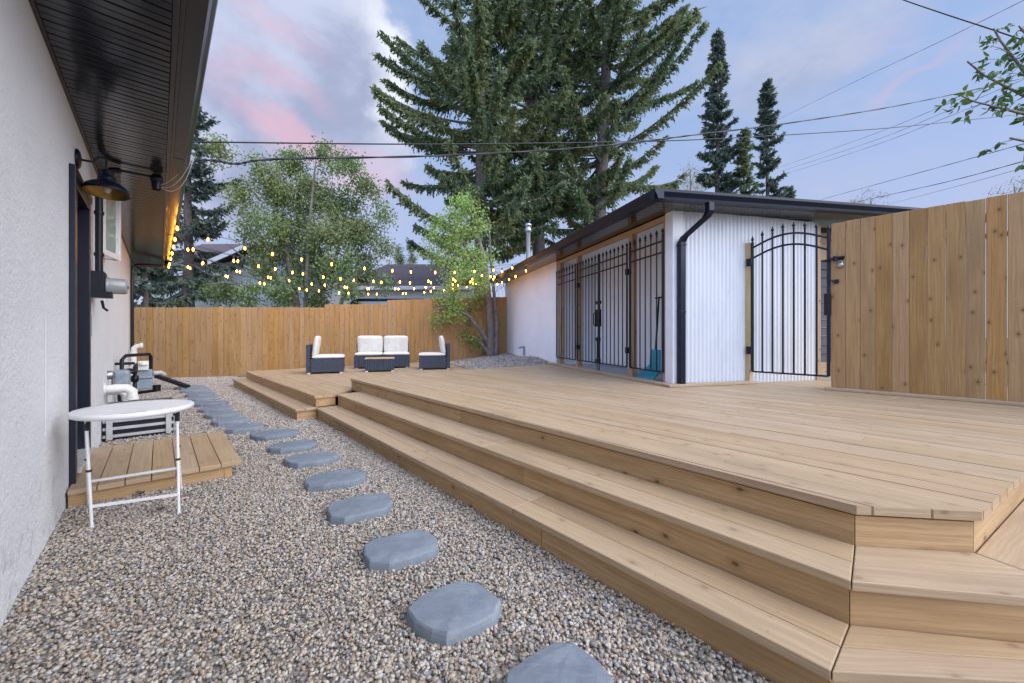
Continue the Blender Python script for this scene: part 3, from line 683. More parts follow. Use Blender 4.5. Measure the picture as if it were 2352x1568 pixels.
# ------------------------------------------------------------------ wicker seating
def pillow(m, c, sx, sy, sz, rot=None, e=.32, n=14, k=24):
    vs = []; fs = []; f = lambda x, p: math.copysign(abs(x)**p, x)
    for i in range(n+1):
        a = -PI/2+PI*i/n
        for j in range(k):
            b = 2*PI*j/k
            v = Vector((f(math.cos(a), .55)*f(math.cos(b), e)*sx/2, f(math.cos(a), .55)*f(math.sin(b), e)*sy/2, f(math.sin(a), .8)*sz/2))
            if rot: v = rot @ v
            vs.append(Vector(c)+v)
    for i in range(n):
        for j in range(k): fs.append([i*k+j, i*k+(j+1) % k, (i+1)*k+(j+1) % k, (i+1)*k+j])
    m.add(vs, fs, None, True)
def feet(parent, xs, ys):
    for x in xs:
        for y in ys: m = MB(); m.box(x-.03, x+.03, y-.03, y+.03, 0, .03); m.build('foot', 'pvc', parent, bevel=.004)
def armchair(label):                                # faces +x
    t = thing('wicker_chair', label, 'chair', (0, 0, 0), 'wicker lounge seats')
    m = MB(); m.box(-.30, .38, -.33, .33, .03, .335); m.build('base', 'wicker', t, bevel=.018)
    m = MB(); m.box(-.385, -.302, -.33, .33, .03, .655); m.build('backrest', 'wicker', t, bevel=.018)
    m = MB(); pillow(m, (.055, 0, .372), .68, .65, .10, e=.17); m.build('seat_cushion', 'cushion', t)
    m = MB(); pillow(m, (-.205, 0, .60), .46, .62, .13, Matrix.Rotation(R(-80), 3, 'Y'), e=.25); m.build('back_cushion', 'cushion', t)
    feet(t, (-.33, .33), (-.28, .28)); return t
c1 = armchair('dark wicker chair with cream cushions, facing right towards the coffee table')
c2 = copy_tree(c1); c2['label'] = 'dark wicker chair with cream cushions, facing left beside the gravel mound'
p = at(735, 857, .87*900/89); c1.location = (p.x, p.y+.30, ZM+.002); c1.rotation_euler.z = R(21)
p = at(992, 847, .87*900/79.5); c2.location = (p.x, p.y+.30, ZM+.002); c2.rotation_euler.z = R(193)
so = thing('wicker_sofa', 'dark wicker two seat sofa with cream cushions in front of the back fence', 'sofa', (0, 0, 0), 'wicker lounge seats')   # faces -y
m = MB(); m.box(-.69, .69, -.36, .30, .03, .335); m.build('base', 'wicker', so, bevel=.018)
m = MB(); m.box(-.69, .69, .302, .385, .03, .655); m.build('backrest', 'wicker', so, bevel=.018)
for s in (-1, 1):
    m = MB(); pillow(m, (s*.345, -.035, .372), .685, .67, .10, e=.17); m.build('seat_cushion', 'cushion', so)
    m = MB(); pillow(m, (s*.335, .20, .60), .65, .46, .13, Matrix.Rotation(R(-78), 3, 'X') @ Matrix.Rotation(R(180), 3, 'Z'), e=.25); m.build('back_cushion', 'cushion', so)
feet(so, (-.62, .62), (-.3, .3))
p = at(869, 845, .87*900/77); so.location = (p.x, p.y+.36, ZM+.002); so.rotation_euler.z = R(16)
ct = thing('coffee_table', 'low dark wicker coffee table with a reddish wooden top before the sofa', 'table', (0, 0, 0))
m = MB(); m.box(-.325, .325, -.2, .2, .03, .30); m.build('base', 'wicker', ct, bevel=.012)
m = MB()
for i in range(4): m.box(-.335, .335, -.21+i*.105, -.108+i*.105, .302, .325)
m.build('top', 'shed_wood', ct, bevel=.004); feet(ct, (-.29, .29), (-.16, .16))
p = at(866, 853, .87*900/85); ct.location = (p.x, p.y+.2, ZM+.002); ct.rotation_euler.z = R(17)

# ------------------------------------------------------------------ shed
def ze(x, y): return 2.865+.038*(x+.6)+.013*(y+.45)
shed = thing('shed', 'white shed with flat black roof, corrugated front wall and fenced open bay', 'shed', S(1.5, 4, .5))
def SR(x, y, dz): return S(x, y, ze(x, y)+dz)
m = MB(); m.hexa([S(*q) for q in ((0, 4.15, .25), (.12, 4.15, .25), (.12, 8.9, .25), (0, 8.9, .25), (0, 4.15, 2.96), (.12, 4.15, 2.96), (.12, 8.9, 3.01), (0, 8.9, 3.01))]); m.build('side_wall', 'smooth_white', shed)
m = MB(); m.box(.12, 4.2, 8.7, 8.86, .2, 3.0, S); m.box(.121, 1.45, 4.16, 4.26, .46, 2.95, S); m.box(1.46, 1.6, .08, 8.6, .2, 3.0, S); m.build('inner_wall', 'smooth_white', shed)
def corrug(m, p0, p1, n_in, z0, z1, pitch=.068, amp=.0075):
    p0, p1 = Vector(p0), Vector(p1); L = (p1-p0).length; d = (p1-p0)/L; N = int(L/pitch*8); vs = []; n_in = Vector(n_in)
    for i in range(N+1):
        s = L*i/N; o = math.sin(2*PI*s/pitch); o = math.copysign(abs(o)**.6, o)*amp
        q = p0+d*s+n_in*o; vs += [(q.x, q.y, z0), (q.x, q.y, z1)]
    m.add(vs, [[2*i, 2*i+2, 2*i+3, 2*i+1] for i in range(N)], None, True)
m = MB(); sx, sy = hdir(S)
corrug(m, S(.16, -.012), S(2.62, -.012), -sy, .49, 2.93)
for z in (.72, 1.30, 1.92, 2.5):
    for k in range(13): m.lathe([(.007, 0), (.006, .004), (0, .005)], S(.22+k*.204, -.0235, z), 8, -sy)
front = m.build('corrugated_wall', 'white_steel', shed)
m = MB(); m.box(.12, 2.62, .012, .09, .47, 2.95, S); m.build('wall_backing', 'smooth_white', shed)
m = MB(); m.box(-.012, .16, -.03, .002, .48, 2.90, S); m.box(-.012, .02, .002, .13, .48, 2.90, S); m.build('corner_trim', 'white_paint', shed); m = MB(); m.box(-.006, .03, 4.135, 4.2, .48, 2.93, S); m.build('corner_trim', 'white_paint', shed, bevel=.003)
m = MB(); corrug(m, S(1.0, .1), S(1.0, 4.16), -sx, .50, 2.95, .12, .012); m.build('inner_cladding', 'vinyl_white', shed)
m = MB(); m.box(.122, 1.44, .1, 4.15, 2.90, 2.93, S); m.build('bay_ceiling', 'smooth_white', shed)
m = MB(); m.box(-.018, 1.5, .09, 4.16, .3, .488, S); m.box(2.62, 7, -.02, 1.2, .3, .488, S); m.build('bay_floor', 'concrete', shed)
m = MB(); m.hexa([SR(*q, -.085) for q in ((0, .135), (.09, .135), (.09, 4.13), (0, 4.13))]+[SR(*q, -.012) for q in ((0, .135), (.09, .135), (.09, 4.13), (0, 4.13))]); m.build('header_beam', 'shed_wood', shed, bevel=.003)
m = MB()
for y in (.135, .97, 2.96, 3.92): m = MB(); m.box(.0, .095, y, y+(.1 if y > .2 else .055), .50, ze(0, y)-.087, S); m.build('bay_post', 'shed_wood', shed, bevel=.004)
m = MB(); m.box(-.17, -.022, -.17, 4.35, .503, .536, S); m.box(-.020, 1.33, -.17, -.034, .503, .536, S); m.build('base_board', 'deck_wood', shed, bevel=.004)
m = MB(); m.box(2.63, 2.72, -.03, .06, .49, 2.9, S); m.box(2.72, 5, .30, .36, 2.45, 2.9, S); m.build('bay_timber', 'cedar_wood', shed, bevel=.003)
m = MB(); z = .75
while z < 2.5: m.hexa([S(*q) for q in ((2.72, .30, z), (6, .30, z), (6, .345, z), (2.72, .345, z), (2.72, .325, z+.135), (6, .325, z+.135), (6, .345, z+.135), (2.72, .345, z+.135))]); z += .14
m.build('dark_cladding', 'dark_siding', shed)
m = MB(); m.box(2.7, 6, .27, .36, .49, .745, S); m.build('brick_plinth', 'cedar_wood', shed)
m = MB(); m.box(2.80, 2.87, .275, .299, 1.70, 1.83, S); m.build('socket_box', 'pvc', shed, bevel=.005)
# roof: soffit slats, fascia, gutter, membrane
m = MB()
def slat(a, b, c_, d_): m.hexa([SR(*q, -.0) for q in (a, b, c_, d_)]+[SR(*q, .014) for q in (a, b, c_, d_)])
y = -.33
while y < 8.8:
    slat((-.49, y), (-.0, y), (-.0, y+.092), (-.49, y+.092)); y += .1
x = .0
while x < 6:
    slat((x, -.33), (x+.092, -.33), (x+.092, .02), (x, .02)); x += .1
x = 2.66
while x < 6.0: slat((x, .021), (x+.092, .021), (x+.092, .4), (x, .4)); x += .1
m.build('soffit', 'soffit_vinyl', shed)
m = MB()
def edge(a0, a1, b0, b1, z0, z1): m.hexa([SR(*q, z0) for q in (a0, a1, b1, b0)]+[SR(*q, z1) for q in (a0, a1, b1, b0)])
edge((-.50, -.34), (-.50, 8.82), (-.47, -.34), (-.47, 8.82), -.006, .128); edge((-.47, -.365), (6.1, -.365), (-.47, -.335), (6.1, -.335), -.006, .128); edge((-.5, 8.83), (5, 8.83), (-.5, 8.86), (5, 8.86), -.006, .128)
m.build('fascia', 'black_gloss', shed, bevel=.003)
m = MB(); prof = [(0, .0), (.085, .0), (.092, .03), (.108, .06), (.122, .085), (.124, .118), (.115, .12), (.0, .125)]
def gut(p0, p1, outv):
    vs = []
    for (px, py, d) in (p0+(1,), p1+(1,)):
        for (o, z) in prof: vs.append(SR(px+outv[0]*o, py+outv[1]*o, z-.004))
    n = len(prof); m.add(vs, [list(range(n))[::-1], list(range(n, 2*n))]+[[i, (i+1) % n, n+(i+1) % n, n+i] for i in range(n)])
gut((-.502, 8.86), (-.502, -.49), (-1, 0)); gut((-.62, -.367), (6.1, -.367), (0, -1))
m.build('gutter', 'black_gloss', shed)
m = MB(); m.hexa([SR(*q, .095) for q in ((-.49, -.36), (6.1, -.36), (6.1, 8.85), (-.49, 8.85))]+[SR(*q, .116) for q in ((-.49, -.36), (6.1, -.36), (6.1, 8.85), (-.49, 8.85))]); m.build('roof', 'shingle', shed)
m = MB()
pts = [S(.235, -.43, 2.90), S(.235, -.43, 2.79), S(.215, -.40, 2.72), S(.105, -.12, 2.52), S(.085, -.085, 2.45), S(.085, -.083, 1.5), S(.085, -.083, .505)]
def ducts(m, pts, wx, wy):
    vs = []; fs = []
    for q in pts: vs += [q+sx*a*wx+sy*b*wy for a, b in ((-.5, -.5), (.5, -.5), (.5, .5), (-.5, .5))]
    for i in range(len(pts)-1): fs += [[4*i+k, 4*i+(k+1) % 4, 4*i+4+(k+1) % 4, 4*i+4+k] for k in range(4)]
    fs += [[3, 2, 1, 0], [len(vs)-4+k for k in range(4)]]; m.add(vs, fs)
ducts(m, pts, .088, .075); ducts(m, [S(.085, -.083, 2.43), S(.085, -.083, 2.40)], .1, .088); ducts(m, [S(.085, -.083, 1.52), S(.085, -.083, 1.49)], .094, .08)
m.build('downspout', 'black_gloss', shed, bevel=.008)
m = MB(); c0 = S(.40, 7.5, 0); m.lathe([(.075, 3.05), (.075, 4.45), (.08, 4.46), (.08, 4.5), (.11, 4.52), (.11, 4.6), (.085, 4.63), (.085, 4.68), (.115, 4.70), (.115, 4.76), (.05, 4.80)], c0, 18); m.build('flue', 'steel_grey', shed)
fc = thing('wall_tap', 'small grey outdoor tap sticking out of the smooth shed wall', 'tap', S(0, 6.9, .6))
m = MB(); m.tube([S(-.03, 6.6, .45), S(-.03, 6.6, .86)], .035, 8); m.tube([S(-.03, 6.6, .85), S(-.16, 6.62, .83)], .03, 8); m.box(-.2, -.12, 6.57, 6.67, .80, .84, S); m.build('tap_body', 'meter_grey', fc)
ca = thing('cable_box', 'narrow black cable duct at the far bottom corner of the shed wall', 'cable duct', S(0, 8.8, .7))
m = MB(); m.box(-.045, -.002, 8.72, 8.8, .58, 1.0, S); m.tube([S(-.02, 8.76, 1.0), S(-.02, 8.76, 1.08)], .012, 6); m.build('duct', 'black_metal', ca, bevel=.004)
# ornamental iron work
def finial(m, p, h=.11, r=.017):
    m.lathe([(r*.6, 0), (r*1.05, h*.10), (r*.6, h*.2), (r*.6, h*.28), (r*1.15, h*.34), (r*1.25, h*.46), (r*.75, h*.66), (0, h)], p, 8)
def iron_panel(t, F, a0, a1, z0, n, rail, rail2, tip, sq=.016, frame_w=.03):
    """F(a, z) -> point; rails and tips are functions of a."""
    m = MB()
    for a in (a0, a1): m.tube([F(a, z0), F(a, tip(a)-.1)], frame_w*.6, 4)
    m.tube([F(a0, z0), F(a1, z0)], .016, 4)
    for rl in (rail, rail2): m.tube([F(a0+(a1-a0)*i/14, rl(a0+(a1-a0)*i/14)) for i in range(15)], .0145, 4)
    m.build('frame', 'black_metal', t)
    m = MB(); f = MB()
    for i in range(n):
        a = a0+(a1-a0)*i/(n-1)
        if 0 < i < n-1: m.tube([F(a, z0), F(a, tip(a)-.1)], sq*.62, 4)
        finial(f, F(a, tip(a)-.105))
    m.build('pickets', 'black_metal', t); f.build('finials', 'black_metal', t)
FB = lambda a, z: S(-.03, a, z)
cst = lambda z: (lambda a: z)
for (a0, a1, n, nm, cat, lab, grp) in ((3.04, 4.06, 8, 'iron_fence', 'fence', 'spiked black iron fence panel beside the smooth white shed wall', 'iron panels of the shed bay'),
        (2.03, 2.93, 8, 'iron_gate', 'gate', 'spiked black iron gate leaf hung on the middle timber post', 'iron gate leaves of the shed bay'),
        (1.07, 1.99, 8, 'iron_gate', 'gate', 'spiked black iron gate leaf hung on the timber post nearest the downspout', 'iron gate leaves of the shed bay'),
        (.16, .98, 7, 'iron_fence', 'fence', 'spiked black iron fence panel in front of the teal plastic', 'iron panels of the shed bay')):
    t = thing(nm, lab, cat, FB((a0+a1)/2, .5), grp)
    iron_panel(t, FB, a0, a1, .675, n, cst(2.52), cst(2.36), cst(2.71))
    if nm == 'iron_gate':
        hx = a1 if a0 > 2 else a0; lx = a0+.02 if a0 > 2 else a1-.02
        m = MB()
        for z in (.95, 2.22): m.box(-.05, .01, hx-.03, hx+.03, z-.05, z+.05, S)
        m.build('hinge', 'black_metal', t, bevel=.004)
        m = MB(); m.tube([S(-.045, lx, .505), S(-.045, lx, 1.15)], .009, 8)
        for z in (.72, 1.10): m.box(-.06, -.03, lx-.03, lx+.03, z-.03, z+.03, S)
        m.build('drop_bolt', 'black_metal', t)
        m = MB(); o = -.05 if a0 < 2 else .05; m.tube([S(-.05, lx+o*.6, 1.62), S(-.085, lx+o*1.3, 1.58), S(-.085, lx+o*1.3, 1.38), S(-.05, lx+o*.6, 1.34)], .011, 8); m.box(-.06, -.02, lx-.035, lx+.035, 1.34, 1.66, S); m.box(-.055, -.02, lx-.04, lx+.04, 1.76, 1.82, S); m.build('handle', 'black_metal', t)
tl = thing('teal_sled', 'teal plastic snow scoop leaning behind the iron fence panel', 'snow scoop', S(.3, .5, .49))
m = MB()
def slab(q, n): n = Vector(n).normalized()*.012; m.hexa([p_+n*-1 for p_ in q]+[p_+n for p_ in q])
slab([S(.10, .39, .655), S(.10, .64, .655), S(.11, .63, .98), S(.11, .40, .98)], sx)
slab([S(.0, .46, .495), S(.0, .86, .495), S(.10, .64, .66), S(.10, .39, .66)], sx*.8+Vector((0, 0, -.5)))
slab([S(.0, .86, .495), S(.05, .90, .56), S(.12, .66, .75), S(.10, .64, .66)], sy)
m.build('scoop', 'teal_plastic', tl, bevel=.006)
m = MB(); m.tube([S(.115, .52, .97), S(.16, .50, 1.75)], .014, 8); m.tube([S(.16, .42, 1.75), S(.16, .58, 1.75)], .014, 8); m.build('handle', 'black_metal', tl)
lt = thing('lattice_panel', 'black scrolled iron lattice stored upright at the corner of the shed bay', 'lattice', S(.18, .2, .5))
m = MB(); m.tube([S(.06, .235, .95), S(.06, .235, 2.66)], .012, 4); m.tube([S(.16, .245, .95), S(.16, .245, 2.66)], .012, 4)
for k in range(14):
    z = .98+k*.12
    m.tube([S(.06, .24, z), S(.11, .24, z+.05), S(.16, .24, z+.11)], .009, 5); m.tube([S(.16, .24, z), S(.11, .24, z+.06), S(.06, .24, z+.11)], .009, 5)
m.build('lattice_bars', 'black_metal', lt)

# garden gate between shed and right fence
GU = 6.357
gp = thing('gate_post', 'square timber post carrying the arched iron gate before the corrugated wall', 'post', D(GU+.02, 2.06, .5))
m = MB(); m.box(GU-.01, GU+.09, 2.0, 2.10, .497, 2.53, D); m.build('post', 'post_wood', gp, bevel=.005)
m = MB(); m.box(GU-.012, GU+.092, 2.104, 2.112, .5, 2.55, D); m.build('flashing', 'black_metal', gp)
gt = thing('garden_gate', 'arched black iron garden gate with spikes between timber post and board fence', 'gate', D(GU, 1.55, .6))
GF = lambda a, z: D(GU, a, z)
arch = lambda b, h: (lambda a: b+h*math.sin(PI*max(0, min(1, (1.975-a)/.87)))-.02*(1.975-a))
iron_panel(gt, GF, 1.975, 1.105, .672, 8, arch(2.445, .135), arch(2.295, .135), arch(2.62, .12), sq=.02, frame_w=.034)
for z in (.98, 2.24):
    m = MB(); m.box(GU-.03, GU+.015, 1.985, 2.05, z-.055, z+.055, D); m.lathe([(.014, -.05), (.014, .05)], D(GU-.02, 1.99, z), 8); m.build('hinge', 'black_metal', gt, bevel=.004)
m = MB(); m.box(GU-.03, GU+.03, 1.08, 1.15, 1.44, 1.72, D); m.build('lock_box', 'black_metal', gt, bevel=.008)
m = MB(); m.tube([D(GU-.03, 1.14, 2.14), D(GU-.04, 1.02, 2.16), D(GU-.05, .94, 2.16)], .014, 8); m.bar(D(GU-.045, 1.03, 2.12), D(GU-.045, 1.03, 2.18), .04, .03); m.build('latch', 'black_metal', gt)

# ------------------------------------------------------------------ fences
rf = thing('board_fence', 'tall brown vertical board fence standing on the deck beside the iron gate', 'fence', D(6.4, 0, .5))
m = MB(); v = 1.08; k = 0
while v > -4.2:
    wd = random.choice((.140, .141, .139)); top = 2.608+random.uniform(-.004, .004)
    m.box(GU, GU+.02, v-wd+random.choice((.0008, .0015, .0015, .004)), v, .535, top, D); v -= wd; k += 1
m.build('boards', 'fence_wood', rf, bevel=.005)
m = MB(); v = 1.08
while v > -4.0:
    for z in (.72, .93, 1.55, 2.22, 2.45):
        for dv_ in (.03, .11): m.lathe([(.0042, 0), (.004, .0008), (0, .001)], D(GU-.0006, v-dv_+random.uniform(-.006, .006), z+random.uniform(-.012, .012)), 6, -hdir(D)[0])
    v -= .1415
m.build('nail_heads', 'cedar_wood', rf, kind='stuff')
m = MB(); m.box(GU+.022, GU+.10, -4.2, 1.06, .9, .94, D); m.box(GU+.022, GU+.10, -4.2, 1.06, 2.2, 2.24, D)
for v in (1.0, -1.4, -3.8): m.box(GU+.103, GU+.193, v-.045, v+.045, .1, 2.5, D)
m.build('rails', 'fence_wood', rf)
m = MB(); m.box(GU-.075, GU-.004, -4.2, 1.14, .503, .534, D); m.build('base_board', 'deck_wood', rf, bevel=.005)
m = MB(); m.box(GU-.022, GU-.001, 1.0, 1.05, 1.84, 1.89, D); m.tube([D(GU-.02, 1.06, 1.865), D(GU-.035, 1.06, 1.88), D(GU-.035, 1.09, 1.87)], .008, 6); m.box(GU-.02, GU-.001, .95, 1.04, 2.135, 2.17, D); m.build('catch', 'black_metal', rf, bevel=.003)
pl = thing('padlock', 'round silver padlock hanging on the board fence by the gate latch', 'padlock', D(GU-.03, .995, 2.06))
m = MB(); m.lathe([(0, -.016), (.03, -.014), (.035, 0), (.03, .014), (0, .016)], D(GU-.022, .985, 2.065), 18, hdir(D)[0]); m.build('lock_body', 'steel_grey', pl)
m = MB(); c0 = D(GU-.022, .985, 2.09); m.tube([c0+hdir(D)[1]*(.018*math.cos(a))+Vector((0, 0, .03*math.sin(a))) for a in [PI*i/8 for i in range(9)]], .005, 6); m.build('shackle', 'steel_grey', pl)
bf = thing('board_fence', 'long stepped brown board fence along the back of the yard', 'fence', B(2, 0, 0))
m = MB(); x = -3.6; k = 0
while x < 7.85:
    wd = random.choice((.138, .14, .142))
    top = (1.925+.0175*(x+2.67)) if x < 2.14 else (2.10+.028*(x-2.14)) if x < 3.95 else (2.28+.05*(x-3.95))
    y0 = 0 if k % 2 else .012
    m.box(x+.0015, x+wd+(.006 if k % 2 == 0 else -.0015), y0, y0+.018, .012+(0 if x < 0 else .0), top+random.uniform(-.006, .006), B); x += wd; k += 1
m.build('boards', 'fence_wood', bf, bevel=.006)
m = MB()
for z in (.35, 1.7): m.box(-3.6, 7.85, .035, .075, z, z+.09, B)
for x in (-3, -.6, 1.8, 4.2, 6.6): m.box(x-.05, x+.05, .08, .18, -.3, 2.0, B)
m.build('rails', 'fence_wood', bf)

# ------------------------------------------------------------------ string lights
def strand(label, p0, p1, sag, n, skip=()):
    p0, p1 = Vector(p0), Vector(p1); t = thing('string_lights', label, 'string lights', p0, 'string lights across the yard')
    P = lambda s: p0.lerp(p1, s)-Vector((0, 0, 4*sag*s*(1-s)))
    m = MB(); m.tube([P(i/24) for i in range(25)], .0045, 5); wr = m.build('wire', 'cable', t)
    proto = None; sh0 = random.uniform(.3, .7)
    for i in range(n):
        s = (i+sh0+random.uniform(-.2, .2))/n
        q = P(s)
        if proto is None:
            m = MB(); m.lathe([(0, 0), (.012, -.014), (.019, -.032), (.022, -.05), (.018, -.07), (0, -.084)], (0, 0, -.052), 10)
            m2 = MB(); m2.lathe([(.008, .0), (.015, -.01), (.017, -.055), (.014, -.06)], (0, 0, 0), 8)
            W_t = W[t]; W[t] = Vector((0, 0, 0)); proto = m.build('bulb', 'amber_glass', t); sk = m2.build('socket', 'cable', proto); m3 = MB(); m3.lathe([(0, -.068), (.009, -.076), (.0115, -.095), (.009, -.115), (0, -.125)], (0, 0, 0), 8); fl = m3.build('filament', 'filament', proto); W[t] = W_t
            proto.location = q-W_t
        else:
            b = proto.copy(); col.objects.link(b); b.parent = t; b.location = q-W[t]
            s2 = sk.copy(); col.objects.link(s2); s2.parent = b; s3 = fl.copy(); col.objects.link(s3); s3.parent = b
Hp = lambda v: H(.24, v, 2.96)
Sp = lambda y: SR(-.64, y, .10)
for lab, v0, y1, sg, n in (('warm bulb string nearest the camera, from the house eave to the open shed bay', 8.4, 5.1, .36, 13), ('second nearest warm bulb string, meeting the first one at the shed', 9.6, 5.3, .52, 11),
        ('third warm bulb string counted from the camera', 9.8, 6.4, .46, 12), ('middle warm bulb string, fourth from the camera and from the back fence', 10.9, 6.6, .56, 11), ('warm bulb string third from the back fence', 11.1, 7.6, .50, 13),
        ('warm bulb string second from the back fence', 12.1, 7.8, .60, 10), ('warm bulb string nearest the back fence, ending at the far shed corner', 12.3, 8.6, .55, 12)):
    strand(lab, Hp(v0), Sp(y1), sg, n)
strand('short warm bulb string looped under the far end of the house gutter', H(.2, 6.9, 2.86), H(.16, 12.4, 2.86), .05, 7)
strand('short warm bulb string tacked under the rear eave of the shed', SR(-.5, 4.6, -.01), SR(-.5, 8.6, -.01), .04, 5)

# ------------------------------------------------------------------ overhead cables
def cable(label, pts, Y0, Y1, r, x0=None, name='utility_cable', mt_='cable', grp='overhead cables'):
    """straight in plan between the depths Y0 (first point) and Y1 (last); heights follow the sag."""
    a = at(*pts[0], Y0); b = at(*pts[-1], Y1); out = []
    for (px, py) in pts:
        k = (px-1176)/900; dx, dy = b.x-a.x, b.y-a.y; t = (k*a.y-a.x)/(dx-k*dy); q = a.lerp(b, t); out.append(at(px, py, q.y))
    # smooth
    L = []
    for i in range(len(out)-1):
        p_1, p0, p1, p2 = out[max(i-1, 0)], out[i], out[i+1], out[min(i+2, len(out)-1)]
        for s in [j/8 for j in range(8)]:
            L.append(.5*((2*p0)+(p1-p_1)*s+(2*p_1-5*p0+4*p1-p2)*s*s+(3*p0-p_1-3*p1+p2)*s**3))
    L.append(out[-1]); m = MB()
    if r > .012:
        for ph in (0, PI):
            m.tube([q+Vector((0, math.cos(i*1.3+ph), math.sin(i*1.3+ph)))*r*.45 for i, q in enumerate(L)], r*.6, 6)
    else: m.tube(L, r, 6)
    o = m.build(name, mt_, None, origin=L[0], label=label, cat='cable', group=grp)
    return o
cable('thin black cable running straight from the house gutter past the spruces', [(425, 372), (440, 331), (452, 327), (990, 332), (1400, 327), (1592, 322), (1800, 311), (2026, 296), (2197, 279), (2352, 262), (2500, 244)], 4.15, 14, .0085)
cable('thick twisted cable sagging from the house insulator up to the right', [(447, 368), (500, 370), (545, 377), (640, 366), (990, 359), (1300, 343), (1480, 325), (1592, 311), (1800, 285), (2026, 250), (2200, 215), (2352, 180), (2500, 146)], 4.15, 14, .015)
cable('bold black cable crossing the upper right corner of the sky', [(2040, -16), (2074, 0), (2170, 33), (2274, 67), (2400, 110)], 9, 6, .011)
cable('faint wire slanting far up to the top right of the sky', [(1780, 279), (1960, 190), (2143, 104), (2348, 3), (2420, -34)], 60, 18, .018, mt_='thin_wire')
cable('uppermost of three thin parallel wires right of the small spruces', [(1790, 385), (1990, 315), (2180, 238), (2400, 145)], 55, 16, .014, mt_='thin_wire')
cable('middle of three thin parallel wires right of the small spruces', [(1794, 394), (1990, 330), (2180, 254), (2400, 163)], 55, 16, .014, mt_='thin_wire')
cable('lowest of three thin parallel wires right of the small spruces', [(1790, 405), (1990, 341), (2180, 268), (2400, 180)], 55, 16, .014, mt_='thin_wire')
cable('dark cable rising from the shed roof towards the leafy branch', [(1880, 463), (1901, 455), (2120, 395), (2308, 343), (2420, 312)], 40, 14, .016)
cable('bold cable ending above the right board fence', [(1940, 473), (1975, 463), (2160, 422), (2352, 371), (2450, 345)], 40, 14, .02)
cable('faint wire close above the right board fence', [(2040, 470), (2200, 428), (2352, 386), (2450, 358)], 45, 16, .012, mt_='thin_wire')
